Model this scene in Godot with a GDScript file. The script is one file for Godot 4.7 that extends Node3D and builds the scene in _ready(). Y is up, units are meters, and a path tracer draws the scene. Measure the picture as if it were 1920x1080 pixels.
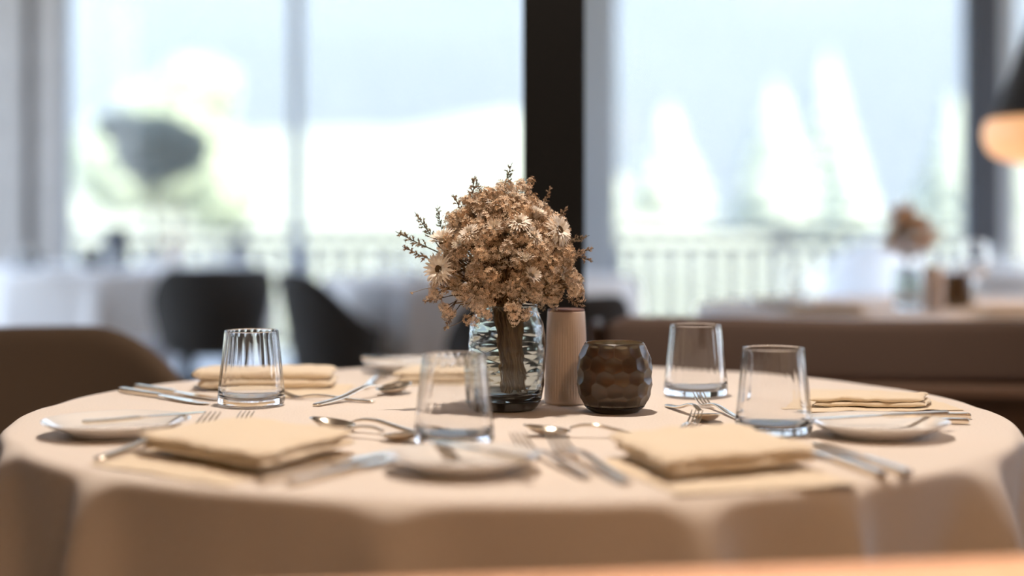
extends Node3D
# A restaurant table laid for dinner, dried flowers in its middle, windows behind.
# World: x right, y up, z towards the viewer; the middle of the main table is x = 0, z = 0; its cloth lies at TOP.

const TOP := 0.74
var rng := RandomNumberGenerator.new()
var M := {}
var used := {}


# ---------------------------------------------------------------- mesh buffer
class MB:
	var v := PackedVector3Array()
	var uv := PackedVector2Array()
	var col := PackedColorArray()
	var idx := PackedInt32Array()
	var colored := false
	var now := Color.WHITE

	func tint(c: Color) -> void:
		now = c
		colored = true

	func point(p: Vector3, t := Vector2.ZERO) -> int:
		v.append(p)
		uv.append(t)
		col.append(now)
		return v.size() - 1

	func tri(a: int, b: int, c: int) -> void:
		idx.append(a)
		idx.append(b)
		idx.append(c)

	# f(u, v) -> Vector3; the face looks along dv x du
	func grid(nu: int, nv: int, f: Callable, closed := false) -> void:
		var base := v.size()
		var cols := nu if closed else nu + 1
		for j in nv + 1:
			for i in cols:
				var a := float(i) / nu
				var b := float(j) / nv
				point(f.call(a, b), Vector2(a, b))
		for j in nv:
			for i in nu:
				var i2 := (i + 1) % cols
				var a := base + j * cols + i
				var b := base + j * cols + i2
				var c := base + (j + 1) * cols + i2
				var d := base + (j + 1) * cols + i
				tri(a, b, d)
				tri(b, c, d)

	# profile of (radius, height) turned about y; bend(theta, radius, height) -> radius
	func lathe(prof: PackedVector2Array, seg: int, at := Vector3.ZERO, bend: Variant = null) -> void:
		var n := prof.size() - 1
		grid(seg, n, func(a: float, b: float) -> Vector3:
			var p: Vector2 = prof[int(round(b * n))]
			var th := a * TAU
			var r := p.x
			if bend != null:
				r = bend.call(th, r, p.y)
			return at + Vector3(r * cos(th), p.y, r * sin(th)), true)

	# a rod of elliptic section along pts; w and h are half width (sideways) and half height
	func sweep(pts: PackedVector3Array, w: PackedFloat32Array, h: PackedFloat32Array, seg := 10, power := 1.0) -> void:
		var n := pts.size() - 1
		var side := PackedVector3Array()
		var over := PackedVector3Array()
		var last := Vector3.UP
		for k in n + 1:
			var d := (pts[mini(k + 1, n)] - pts[maxi(k - 1, 0)]).normalized()
			var up := last if absf(d.dot(last)) < 0.98 else Vector3(1, 0, 0.2)
			var s := d.cross(up).normalized()
			side.append(s)
			over.append(s.cross(d).normalized())
			last = over[k]
		var base := v.size()
		for k in n + 1:
			for i in seg:
				var th := TAU * i / seg
				var c := cos(th)
				var s := sin(th)
				c = signf(c) * pow(absf(c), power)
				s = signf(s) * pow(absf(s), power)
				point(pts[k] + side[k] * c * w[k] + over[k] * s * h[k], Vector2(float(i) / seg, float(k) / n))
		for k in n:
			for i in seg:
				var i2 := (i + 1) % seg
				var a := base + k * seg + i
				var b := base + k * seg + i2
				var c := base + (k + 1) * seg + i2
				var d := base + (k + 1) * seg + i
				tri(a, b, d)
				tri(b, c, d)
		var first := point(pts[0])
		var end := point(pts[n])
		for i in seg:
			var i2 := (i + 1) % seg
			tri(first, base + i2, base + i)
			tri(end, base + n * seg + i, base + n * seg + i2)

	func tube(pts: PackedVector3Array, r0: float, r1: float, seg := 6) -> void:
		var w := PackedFloat32Array()
		for k in pts.size():
			w.append(lerpf(r0, r1, float(k) / (pts.size() - 1)))
		sweep(pts, w, w, seg)

	# box with chamfered edges
	func box(c: Vector3, s: Vector3, b := 0.004, t := Transform3D()) -> void:
		var h := s * 0.5
		b = minf(b, minf(h.x, minf(h.y, h.z)) * 0.9)
		var axes := [Vector3(1, 0, 0), Vector3(0, 1, 0), Vector3(0, 0, 1)]
		for ax in 3:
			for sg in [-1.0, 1.0]:
				var n: Vector3 = axes[ax] * sg
				var p: Vector3 = axes[(ax + 1) % 3]
				var q: Vector3 = n.cross(p)
				var hn: float = h[ax]
				var hp: float = absf(h.dot(p)) - b
				var hq: float = absf(h.dot(q.abs())) - b
				quad(t * (c + n * hn - p * hp - q * hq), t * (c + n * hn + p * hp - q * hq), t * (c + n * hn + p * hp + q * hq), t * (c + n * hn - p * hp + q * hq), t.basis * n)
				for s2 in [-1.0, 1.0]:
					# edge towards +-p, each edge once
					var n2: Vector3 = p * s2
					var h2: float = absf(h.dot(p))
					quad(t * (c + n * hn + n2 * (h2 - b) - q * hq), t * (c + n * hn + n2 * (h2 - b) + q * hq), t * (c + n * (hn - b) + n2 * h2 + q * hq), t * (c + n * (hn - b) + n2 * h2 - q * hq), t.basis * (n + n2))
		for sx in [-1.0, 1.0]:
			for sy in [-1.0, 1.0]:
				for sz in [-1.0, 1.0]:
					var e := Vector3(sx, sy, sz)
					var k := c + h * e
					flat_tri(t * (k - Vector3(0, b * sy, b * sz)), t * (k - Vector3(b * sx, 0, b * sz)), t * (k - Vector3(b * sx, b * sy, 0)), t.basis * e)

	func quad(a: Vector3, b: Vector3, c: Vector3, d: Vector3, n: Vector3) -> void:
		flat_tri(a, b, c, n)
		flat_tri(a, c, d, n)

	func flat_tri(a: Vector3, b: Vector3, c: Vector3, n: Vector3) -> void:
		var i := point(a)
		var j := point(b)
		var k := point(c)
		if (c - a).cross(b - a).dot(n) > 0.0:
			tri(i, j, k)
		else:
			tri(i, k, j)

	func made() -> ArrayMesh:
		var nrm := PackedVector3Array()
		nrm.resize(v.size())
		for k in range(0, idx.size(), 3):
			var a := idx[k]
			var b := idx[k + 1]
			var c := idx[k + 2]
			var n := (v[c] - v[a]).cross(v[b] - v[a])
			nrm[a] += n
			nrm[b] += n
			nrm[c] += n
		for k in nrm.size():
			nrm[k] = nrm[k].normalized() if nrm[k].length_squared() > 1e-30 else Vector3.UP
		var arr := []
		arr.resize(Mesh.ARRAY_MAX)
		arr[Mesh.ARRAY_VERTEX] = v
		arr[Mesh.ARRAY_NORMAL] = nrm
		arr[Mesh.ARRAY_TEX_UV] = uv
		arr[Mesh.ARRAY_INDEX] = idx
		if colored:
			arr[Mesh.ARRAY_COLOR] = col
		var m := ArrayMesh.new()
		m.add_surface_from_arrays(Mesh.PRIMITIVE_TRIANGLES, arr)
		return m


# ---------------------------------------------------------------- naming and tagging
func numbered(called: String) -> String:
	var n: int = used.get(called, 0)
	used[called] = n + 1
	return called if n == 0 else "%s_%03d" % [called, n]


func tag(o: Node3D, label: String, category: String, group := "") -> Node3D:
	o.set_meta("label", label)
	o.set_meta("category", category)
	if group:
		o.set_meta("group", group)
	return o


func thing(called: String, label: String, category: String, at := Vector3.ZERO, turn := 0.0, group := "") -> Node3D:
	var o := Node3D.new()
	o.name = numbered(called)
	add_child(o)
	o.position = at
	o.rotation.y = turn
	return tag(o, label, category, group)


func copy(o: Node3D, label: String, at: Vector3, turn := 0.0) -> Node3D:
	var r: Node3D = o.duplicate()
	r.name = numbered(str(o.name).rstrip("0123456789").trim_suffix("_"))
	add_child(r)
	r.position = at
	r.rotation.y = turn
	r.set_meta("label", label)
	return r


func part(called: String, mesh: Mesh, mat: Material, parent: Node3D, label := "") -> MeshInstance3D:
	var o := MeshInstance3D.new()
	o.name = called
	o.mesh = mesh
	o.material_override = mat
	parent.add_child(o, true)
	if label:
		o.set_meta("label", label)
	return o


func struct(called: String, mesh: Mesh, mat: Material, label: String, category: String) -> MeshInstance3D:
	var o := MeshInstance3D.new()
	o.name = numbered(called)
	o.mesh = mesh
	o.material_override = mat
	add_child(o)
	tag(o, label, category)
	o.set_meta("kind", "structure")
	return o


func block(c: Vector3, s: Vector3, b := 0.004) -> ArrayMesh:
	var m := MB.new()
	m.box(c, s, b)
	return m.made()


func lin(r: float, g: float, b: float) -> Color:
	return Color(r, g, b).linear_to_srgb()


func mat(called: String, c: Color, rough: float, metal := 0.0) -> StandardMaterial3D:
	var m := StandardMaterial3D.new()
	m.resource_name = called
	m.albedo_color = c
	m.roughness = rough
	m.metallic = metal
	M[called] = m
	return m


func noise_tex(freq: float, stretch: Color, dark: Color, seed_: int, size := 512) -> NoiseTexture2D:
	var n := FastNoiseLite.new()
	n.seed = seed_
	n.frequency = freq
	n.fractal_octaves = 5
	var g := Gradient.new()
	g.set_color(0, dark)
	g.set_color(1, stretch)
	var t := NoiseTexture2D.new()
	t.width = size
	t.height = size
	t.seamless = true
	t.noise = n
	t.color_ramp = g
	return t


func smooth(pts: Array, per := 6) -> PackedVector2Array:
	var out := PackedVector2Array()
	var n := pts.size()
	for k in n - 1:
		var b: Vector2 = pts[k]
		var c: Vector2 = pts[k + 1]
		var l := b.distance_to(c)
		var t0 := (c - b) / maxf(l, 1e-9)
		var t1 := t0
		if k > 0:
			var a: Vector2 = pts[k - 1]
			var p := a.distance_to(b)
			t0 = ((b - a) / maxf(p, 1e-9) * l + t0 * p) / (p + l) * minf(1.0, p / maxf(l, 1e-9))
		if k < n - 2:
			var d: Vector2 = pts[k + 2]
			var q := c.distance_to(d)
			t1 = (t1 * q + (d - c) / maxf(q, 1e-9) * l) / (q + l) * minf(1.0, q / maxf(l, 1e-9))
		for i in per:
			var u := float(i) / per
			var v := 1.0 - u
			out.append(b * (v * v * (1.0 + 2.0 * u)) + t0 * l * (u * v * v) + c * (u * u * (1.0 + 2.0 * v)) - t1 * l * (u * u * v))
	out.append(pts[n - 1])
	return out


func smooth3(pts: Array, per := 6) -> PackedVector3Array:
	var out := PackedVector3Array()
	var n := pts.size()
	for k in n - 1:
		var b: Vector3 = pts[k]
		var c: Vector3 = pts[k + 1]
		var l := b.distance_to(c)
		var t0 := (c - b) / maxf(l, 1e-9)
		var t1 := t0
		if k > 0:
			var a: Vector3 = pts[k - 1]
			var p := a.distance_to(b)
			t0 = ((b - a) / maxf(p, 1e-9) * l + t0 * p) / (p + l) * minf(1.0, p / maxf(l, 1e-9))
		if k < n - 2:
			var d: Vector3 = pts[k + 2]
			var q := c.distance_to(d)
			t1 = (t1 * q + (d - c) / maxf(q, 1e-9) * l) / (q + l) * minf(1.0, q / maxf(l, 1e-9))
		for i in per:
			var u := float(i) / per
			var v := 1.0 - u
			out.append(b * (v * v * (1.0 + 2.0 * u)) + t0 * l * (u * v * v) + c * (u * u * (1.0 + 2.0 * v)) - t1 * l * (u * u * v))
	out.append(pts[n - 1])
	return out


# ---------------------------------------------------------------- materials
func materials() -> void:
	var cloth := mat("table_linen", lin(0.80, 0.72, 0.64), 0.9)
	cloth.albedo_texture = noise_tex(0.09, Color(1, 1, 1), Color(0.94, 0.935, 0.93), 3)
	cloth.uv1_triplanar = true
	cloth.uv1_scale = Vector3(5, 5, 5)
	var oak := mat("oak_top", lin(0.64, 0.36, 0.21), 0.5)
	oak.albedo_texture = noise_tex(0.04, Color(1, 1, 1), Color(0.82, 0.78, 0.74), 61)
	oak.uv1_triplanar = true
	oak.uv1_scale = Vector3(0.8, 6, 8)
	mat("white_linen", lin(0.86, 0.86, 0.86), 0.8)
	var nap := mat("cream_napkin", lin(0.82, 0.70, 0.53), 0.9)
	nap.albedo_texture = noise_tex(0.15, Color(1, 1, 1), Color(0.93, 0.925, 0.92), 5)
	nap.uv1_triplanar = true
	nap.uv1_scale = Vector3(14, 14, 14)
	mat("napkin_hem", lin(0.62, 0.42, 0.17), 0.9)
	var por := mat("porcelain", lin(0.88, 0.86, 0.83), 0.12)
	por.clearcoat_enabled = true
	por.clearcoat = 1.0
	por.clearcoat_roughness = 0.05
	mat("steel", lin(0.82, 0.73, 0.60), 0.16, 1.0)
	var g := mat("clear_glass", Color(1, 1, 1, 0.0), 0.0)
	g.refraction_enabled = true
	g.refraction_scale = 0.05
	g.transparency = BaseMaterial3D.TRANSPARENCY_ALPHA
	var v := mat("smoked_glass", Color(0.86, 0.88, 0.88, 0.0), 0.09)
	v.refraction_enabled = true
	v.refraction_scale = 0.05
	v.transparency = BaseMaterial3D.TRANSPARENCY_ALPHA
	var a := mat("amber_glass", Color(0.51, 0.41, 0.295, 0.0), 0.33)
	a.refraction_enabled = true
	a.refraction_scale = 0.05
	a.transparency = BaseMaterial3D.TRANSPARENCY_ALPHA
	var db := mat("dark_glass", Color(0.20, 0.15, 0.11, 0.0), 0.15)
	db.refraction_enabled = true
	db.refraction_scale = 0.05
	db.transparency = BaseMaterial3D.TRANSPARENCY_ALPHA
	var p := mat("window_glass", Color(1, 1, 1, 0.03), 0.0)
	p.transparency = BaseMaterial3D.TRANSPARENCY_ALPHA
	mat("beige_ceramic", lin(0.70, 0.57, 0.47), 0.6)
	mat("brown_lid", lin(0.17, 0.09, 0.07), 0.55)
	var fl := mat("dried_petals", Color(1, 1, 1), 0.9)
	fl.vertex_color_use_as_albedo = true
	fl.backlight_enabled = true
	fl.backlight = Color(0.35, 0.3, 0.25)
	var stm := mat("dried_stems", Color(1, 1, 1), 0.85)
	stm.vertex_color_use_as_albedo = true
	mat("flower_centre", lin(0.10, 0.06, 0.025), 0.9)
	var br := mat("brown_fabric", lin(0.075, 0.046, 0.025), 0.9)
	br.rim_enabled = true
	br.rim = 0.3
	mat("charcoal_fabric", lin(0.045, 0.042, 0.038), 0.9)
	var bn := mat("bench_fabric", lin(0.13, 0.085, 0.065), 0.85)
	bn.albedo_texture = noise_tex(0.2, Color(1, 1, 1), Color(0.86, 0.86, 0.86), 11)
	bn.uv1_triplanar = true
	bn.uv1_scale = Vector3(8, 8, 8)
	mat("dark_wood", lin(0.06, 0.04, 0.03), 0.5)
	mat("bench_wood", lin(0.13, 0.075, 0.048), 0.45)
	mat("black_steel", lin(0.006, 0.0055, 0.005), 0.7).metallic_specular = 0.25
	mat("grey_frame", lin(0.46, 0.52, 0.58), 0.4)
	mat("navy_frame", lin(0.045, 0.055, 0.075), 0.45)
	mat("pale_chair", lin(0.9, 0.9, 0.9), 0.4)
	var fw := mat("oak_floor", lin(0.30, 0.22, 0.16), 0.28)
	fw.albedo_texture = noise_tex(0.03, Color(1, 1, 1), Color(0.75, 0.73, 0.70), 21)
	fw.uv1_triplanar = true
	fw.uv1_scale = Vector3(0.6, 1, 4)
	var wl := mat("grey_boards", lin(0.55, 0.54, 0.53), 0.6)
	wl.albedo_texture = noise_tex(0.02, Color(1, 1, 1), Color(0.8, 0.8, 0.8), 31)
	wl.uv1_triplanar = true
	wl.uv1_scale = Vector3(4, 0.5, 4)
	mat("wall_wood", lin(0.46, 0.36, 0.27), 0.7)
	mat("ceiling_wood", lin(0.50, 0.42, 0.35), 0.7)
	mat("terrace_stone", lin(0.55, 0.55, 0.55), 0.8)
	mat("rail_wood", lin(0.16, 0.16, 0.17), 0.7)
	var md := mat("meadow_grass", lin(0.215, 0.22, 0.17), 0.95)
	md.albedo_texture = noise_tex(0.05, Color(1, 1, 1), Color(0.85, 0.88, 0.8), 41)
	md.uv1_triplanar = true
	md.uv1_scale = Vector3(0.05, 0.05, 0.05)
	var mt := mat("mountain_rock", lin(0.062, 0.068, 0.056), 0.95)
	mt.albedo_texture = noise_tex(0.02, Color(1, 1, 1), Color(0.75, 0.78, 0.75), 43)
	mt.uv1_triplanar = true
	mt.uv1_scale = Vector3(0.01, 0.01, 0.01)
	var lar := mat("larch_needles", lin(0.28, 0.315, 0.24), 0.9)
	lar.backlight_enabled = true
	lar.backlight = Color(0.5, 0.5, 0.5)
	var brd := mat("broad_leaves", lin(0.30, 0.35, 0.24), 0.9)
	brd.backlight_enabled = true
	brd.backlight = Color(0.5, 0.5, 0.5)
	mat("olive_leaves", lin(0.19, 0.225, 0.205), 0.8)
	mat("bark", lin(0.16, 0.12, 0.09), 0.9)
	mat("clay_pot", lin(0.18, 0.16, 0.16), 0.8)
	mat("lamp_black", lin(0.02, 0.018, 0.017), 0.5)
	var lg := mat("lamp_glow", lin(0.9, 0.6, 0.35), 0.4)
	lg.emission_enabled = true
	lg.emission = lin(1.0, 0.50, 0.22)
	lg.emission_energy_multiplier = 0.8
	var sp := mat("spot_lens", lin(0.9, 0.8, 0.7), 0.4)
	sp.emission_enabled = true
	sp.emission = lin(1.0, 0.86, 0.72)
	sp.emission_energy_multiplier = 4.0


# ---------------------------------------------------------------- the place
func _ready() -> void:
	rng.seed = 7
	# camera: level, its lens shifted down
	var cam := Camera3D.new()
	cam.name = "camera"
	add_child(cam)
	cam.position = Vector3(0, TOP + 0.256, 2.0)
	var at := CameraAttributesPhysical.new()
	at.frustum_focal_length = 94.0
	at.frustum_near = 0.05
	at.frustum_far = 4000.0
	at.frustum_focus_distance = 1.97
	at.exposure_aperture = 94.0 / 43.0
	cam.attributes = at
	cam.projection = Camera3D.PROJECTION_FRUSTUM
	cam.near = 0.05
	cam.far = 4000.0
	cam.size = 0.05 * 1080.0 / 2900.0
	cam.frustum_offset = Vector2(0, -0.05 * 140.0 / 2900.0)
	cam.current = true

	var env := Environment.new()
	var sky_m := ProceduralSkyMaterial.new()
	sky_m.sky_top_color = lin(0.55, 0.72, 1.0)
	sky_m.sky_horizon_color = lin(0.84, 0.92, 1.0)
	sky_m.sky_curve = 0.12
	sky_m.ground_horizon_color = lin(0.60, 0.64, 0.62)
	sky_m.ground_bottom_color = lin(0.45, 0.45, 0.42)
	sky_m.sky_energy_multiplier = 1.0
	var sky := Sky.new()
	sky.sky_material = sky_m
	env.background_mode = Environment.BG_SKY
	env.sky = sky
	env.background_energy_multiplier = 4.8
	env.tonemap_mode = Environment.TONE_MAPPER_LINEAR
	env.tonemap_exposure = 1.0
	env.volumetric_fog_enabled = true
	env.volumetric_fog_density = 0.0
	env.sdfgi_enabled = true
	env.ssao_enabled = true
	env.ssil_enabled = true
	var we := WorldEnvironment.new()
	we.name = "world"
	we.environment = env
	add_child(we)

	var sun := DirectionalLight3D.new()
	sun.name = "sun"
	sun.light_color = Color(1.0, 0.97, 0.92)
	sun.light_energy = 8.8
	sun.light_angular_distance = 0.53
	sun.shadow_enabled = true
	sun.sky_mode = DirectionalLight3D.SKY_MODE_LIGHT_ONLY
	add_child(sun)
	sun.look_at_from_position(Vector3.ZERO, -Vector3(0.50, 0.60, 0.50))

	materials()
	shell()
	outdoors()
	lamps()
	furniture()
	main_table()
	far_tables()


# the warm spotlight over a table: can and lens, and the light in front of the lens
func ceiling_spot(x: float, z: float, energy: float, cone: float, where: String, tone := Color(1.0, 0.86, 0.745)) -> void:
	var t := thing("ceiling_spotlight", "small black ceiling spotlight over " + where, "spotlight", Vector3(x, 2.9, z))
	var b := MB.new()
	b.lathe(smooth([Vector2(0, -0.11), Vector2(0.04, -0.112), Vector2(0.041, -0.13), Vector2(0.044, -0.133), Vector2(0.047, -0.13), Vector2(0.047, -0.004), Vector2(0.045, 0), Vector2(0, 0)], 4), 32)
	part("can", b.made(), M.lamp_black, t)
	var l := MB.new()
	l.lathe(smooth([Vector2(0, -0.125), Vector2(0.03, -0.121), Vector2(0.039, -0.115), Vector2(0.03, -0.113), Vector2(0, -0.113)], 3), 24)
	part("lens", l.made(), M.spot_lens, t)
	var s := SpotLight3D.new()
	s.name = "spot_beam"
	s.light_color = tone.linear_to_srgb()
	s.light_energy = energy
	s.light_size = 0.038
	s.spot_range = 12.0
	s.spot_attenuation = 2.0
	s.spot_angle = cone
	s.spot_angle_attenuation = 0.4
	s.shadow_enabled = true
	t.add_child(s)
	s.position = Vector3(0, -0.17, 0)
	s.rotation.x = -PI / 2


func lamps() -> void:
	ceiling_spot(-0.02, 0.05, 4.35, 42.0, "the round table with the dried flowers")
	ceiling_spot(0.35, 1.42, 6.8, 22.0, "the side table nearest the viewer")
	ceiling_spot(1.0, 3.0, 2.1, 72.0, "the empty floor behind the viewer", Color(1.0, 0.62, 0.34))
	# pendant over the right-hand table
	var t := thing("pendant_lamp", "dark pendant lamp with a glowing amber rim above the far right table", "lamp", Vector3(1.44, 0, -2.1))
	var y := 1.125
	var sh := MB.new()
	sh.lathe(smooth([Vector2(0.028, y + 0.465), Vector2(0.07, y + 0.36), Vector2(0.115, y + 0.23), Vector2(0.162, y + 0.13), Vector2(0.168, y + 0.127), Vector2(0.165, y + 0.13), Vector2(0.12, y + 0.23), Vector2(0.075, y + 0.36), Vector2(0.045, y + 0.46), Vector2(0.03, y + 0.47)], 5), 40)
	part("shade", sh.made(), M.lamp_black, t)
	var gl := MB.new()
	gl.lathe(smooth([Vector2(0, y), Vector2(0.10, y + 0.004), Vector2(0.165, y + 0.03), Vector2(0.185, y + 0.075), Vector2(0.175, y + 0.118), Vector2(0.15, y + 0.124), Vector2(0.08, y + 0.125), Vector2(0, y + 0.125)], 5), 40)
	part("diffuser", gl.made(), M.lamp_glow, t, "glowing amber glass diffuser")
	var cd := MB.new()
	cd.tube(PackedVector3Array([Vector3(0, y + 0.44, 0), Vector3(0, 2.0, 0), Vector3(0, 2.9, 0)]), 0.004, 0.004, 8)
	part("cord", cd.made(), M.lamp_black, t)
	var o := OmniLight3D.new()
	o.name = "pendant_glow"
	o.light_color = lin(1.0, 0.62, 0.34)
	o.light_energy = 0.18
	o.light_size = 0.05
	o.omni_range = 12.0
	o.omni_attenuation = 2.0
	o.shadow_enabled = true
	t.add_child(o)
	o.position = Vector3(0, y + 0.06, 0)


func shell() -> void:
	var zw := -7.0   # inner face of the window wall
	var zb := 3.8
	var xl := -3.2
	var xr := 5.4
	var h := 2.9
	struct("floor", block(Vector3((xl + xr) / 2, -0.1, (zw + zb) / 2), Vector3(xr - xl + 0.6, 0.2, zb - zw + 0.4)), M.oak_floor, "oak floor of the dining room under the tables", "floor")
	struct("ceiling", block(Vector3((xl + xr) / 2, h + 0.1, (zw + zb) / 2 - 0.1), Vector3(xr - xl + 0.6, 0.2, zb - zw + 0.6)), M.ceiling_wood, "brown wooden ceiling above the dining room", "ceiling")
	struct("wall_left", block(Vector3(xl - 0.1, h / 2, (zb - 2.2) / 2), Vector3(0.2, h, zb + 2.2)), M.wall_wood, "brown wooden side wall beyond the left edge", "wall")
	struct("wall_right", block(Vector3(xr + 0.1, h / 2, (zb - 0.6) / 2), Vector3(0.2, h, zb + 0.6)), M.wall_wood, "brown wooden side wall beyond the right edge", "wall")
	struct("wall_back", block(Vector3((xl + xr) / 2, h / 2, zb + 0.1), Vector3(xr - xl, h, 0.2)), M.wall_wood, "brown wooden wall behind the viewer", "wall")
	# pier at the left end of the window wall, of boards
	var pier := struct("wall_front", block(Vector3(-2.94, h / 2, zw - 0.14), Vector3(0.62, h, 0.16), 0.003), M.dark_wood, "grey boarded pier left of the large window", "wall")
	for b in [[-3.02, 0.36, 0.05], [-2.69, 0.15, 0.09]]:
		part("board", block(Vector3(b[0], h / 2, zw - 0.06 + b[2] / 2), Vector3(b[1], h - 0.01, b[2]), 0.006), M.grey_boards, pier)
	struct("wall_upper", block(Vector3((xl + xr) / 2, 5.6, zw - 0.05), Vector3(xr - xl + 0.6, 5.2, 0.3)), M.wall_wood, "upper storey facade above the windows", "wall")
	struct("trim_1", block(Vector3(1.1, h - 0.06, zw - 0.1), Vector3(8.6, 0.12, 0.16)), M.navy_frame, "dark beam along the top of the windows", "beam")
	struct("trim_2", block(Vector3(1.1, 0.02, zw - 0.1), Vector3(8.6, 0.04, 0.14)), M.navy_frame, "low dark sill rail under the windows", "sill")
	# posts between the windows
	struct("trim_3", block(Vector3(0.42, h / 2, zw - 0.08), Vector3(0.34, h, 0.12), 0.01), M.grey_frame, "pale blue-grey window post right of the black column", "window post")
	struct("trim_4", block(Vector3(2.765, h / 2, zw - 0.08), Vector3(0.19, h, 0.14), 0.01), M.navy_frame, "dark navy window post near the right edge", "window post")
	struct("trim_5", block(Vector3(2.90, h / 2, zw - 0.10), Vector3(0.07, h, 0.08), 0.006), M.grey_frame, "slim pale frame beside the dark navy window post", "window frame")
	# windows: pane and frame
	var spans := [[-2.62, 0.26, "large left window with a slim mullion"], [0.59, 2.67, "tall window between the black column and the navy post"], [2.94, 5.4, "window at the right edge beyond the navy post"]]
	for k in 3:
		var a: float = spans[k][0]
		var b: float = spans[k][1]
		var w := struct("window_%d" % (k + 1), block(Vector3((a + b) / 2, 1.41, zw - 0.11), Vector3(b - a, 2.74, 0.012), 0.001), M.window_glass, spans[k][2], "window")
		if k == 0:
			part("mullion", block(Vector3(-1.268, 1.41, zw - 0.1), Vector3(0.075, 2.74, 0.07), 0.004), M.grey_frame, w)
		for e in [a + 0.012, b - 0.012]:
			part("frame", block(Vector3(e, 1.41, zw - 0.1), Vector3(0.024, 2.74, 0.06), 0.004), M.grey_frame, w)
	# the glazed sides of the far half of the room, outside the frame
	for e in [[4, xl - 0.1, -2.2, "glazed side of the room beyond the left edge"], [5, xr + 0.1, -0.6, "glazed side of the room beyond the right edge"]]:
		var z0: float = zw - 0.1
		var z1: float = e[2]
		var w := struct("window_%d" % e[0], block(Vector3(e[1], 1.45, (z0 + z1) / 2), Vector3(0.012, 2.88, z1 - z0), 0.001), M.window_glass, e[3], "window")
		for k in 4:
			part("frame", block(Vector3(e[1], 1.45, lerpf(z0 + 0.03, z1 - 0.03, k / 3.0)), Vector3(0.07, 2.88, 0.05), 0.004), M.grey_frame, w)
	# the black column just behind the table
	struct("column", block(Vector3(0.0745, h / 2, -0.80), Vector3(0.110, h, 0.110), 0.004), M.black_steel, "black square steel column rising behind the dried flowers", "column")


func outdoors() -> void:
	struct("ground", block(Vector3(1, -0.16, -8.4), Vector3(26, 0.2, 2.6)), M.terrace_stone, "sunlit pale terrace outside the windows", "terrace")
	# meadow: falls away from the terrace, then climbs to the left-hand ridge
	var m := MB.new()
	m.grid(60, 44, func(a: float, b: float) -> Vector3:
		var z := -9.6 - 334.0 * b * b
		var x := (0.5 - a) * (120.0 + 420.0 * b)
		var d := -z
		var y := -0.9 - 2.0 * smoothstep(11.0, 40.0, d)
		var s := smoothstep(50.0, 300.0, d)
		y += s * (20.5 + 0.10 * (x + 15.0)) if x < 40.0 else s * 26.0
		y += s * 1.2 * sin(x * 0.11 + d * 0.05)
		if x > 2.0:
			y -= s * minf(26.0, 0.9 * (x - 2.0))
		return Vector3(x, y, z))
	struct("ground", m.made(), M.meadow_grass, "bright sunlit meadow slope rising beyond the terrace", "meadow")
	var n := FastNoiseLite.new()
	n.seed = 5
	n.frequency = 0.0035
	n.fractal_octaves = 4
	var mt := MB.new()
	mt.grid(70, 26, func(a: float, b: float) -> Vector3:
		var x := (0.58 - a) * 1700.0
		var z := -420.0 - 500.0 * b
		var y := -30.0 + b * 270.0 + 70.0 * b * n.get_noise_2d(x, z)
		return Vector3(x, y, z))
	struct("mountain", mt.made(), M.mountain_rock, "hazy blue mountainside far behind the terrace", "mountain")
	railing()
	olive_tree()
	# pale sunlit conifers beyond the railing at the right
	var kinds := [
		[12.0, -70.0, 8.4, 5.6, "broad pale sunlit conifer right of the blue-grey window post"],
		[5.6, -55.0, 6.4, 5.0, "short pale conifer nearest the blue-grey window post"],
		[16.5, -80.0, 10.6, 5.6, "tall pale conifer in the middle of the right window"],
		[13.2, -60.0, 5.4, 4.2, "low pale conifer right of the tallest one"],
		[19.0, -66.0, 7.6, 5.4, "wide pale conifer left of the navy post"],
		[23.5, -72.0, 7.0, 5.4, "pale conifer nearest the navy post"]]
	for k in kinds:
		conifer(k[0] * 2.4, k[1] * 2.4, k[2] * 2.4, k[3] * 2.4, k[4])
	broad_tree(-17.5, -78.0)
	# the hazy mountain air beyond the terrace
	var air := FogVolume.new()
	air.name = "mountain_haze"
	air.shape = RenderingServer.FOG_VOLUME_SHAPE_BOX
	air.size = Vector3(2000, 420, 920)
	var fm := FogMaterial.new()
	fm.density = 0.00046
	fm.albedo = Color(0.62, 0.765, 1.0).linear_to_srgb()
	air.material = fm
	add_child(air)
	air.position = Vector3(0, 150, -482)
	tag(air, "pale blue haze lying over the valley beyond the terrace", "haze")
	air.set_meta("kind", "stuff")


func conifer(x: float, z: float, h: float, r: float, label: String) -> void:
	var t := thing("conifer", label, "tree", Vector3(x, -6.0, z), rng.randf() * TAU, "conifers beyond the terrace")
	var b := MB.new()
	b.tube(PackedVector3Array([Vector3.ZERO, Vector3(0, h * 0.5, 0), Vector3(0, h * 0.97, 0)]), r * 0.07, r * 0.015, 8)
	part("trunk", b.made(), M.bark, t)
	var f := MB.new()
	for k in 11:
		var y0 := h * (0.10 + 0.083 * k)
		var rr := r * 0.62 * pow(1.0 - k / 11.5, 0.8)
		var ph := rng.randf() * TAU
		f.lathe(PackedVector2Array([Vector2(0.01, y0 + h * 0.02), Vector2(rr * 0.6, y0 - h * 0.01), Vector2(rr, y0 - h * 0.035), Vector2(rr * 0.55, y0 + h * 0.05), Vector2(0.01, y0 + h * 0.15)]), 22, Vector3.ZERO, func(th: float, q: float, _y: float) -> float: return q * (0.82 + 0.18 * sin(11.0 * th + ph) + 0.1 * sin(3.0 * th - ph)))
	part("foliage", f.made(), M.larch_needles, t)


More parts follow.
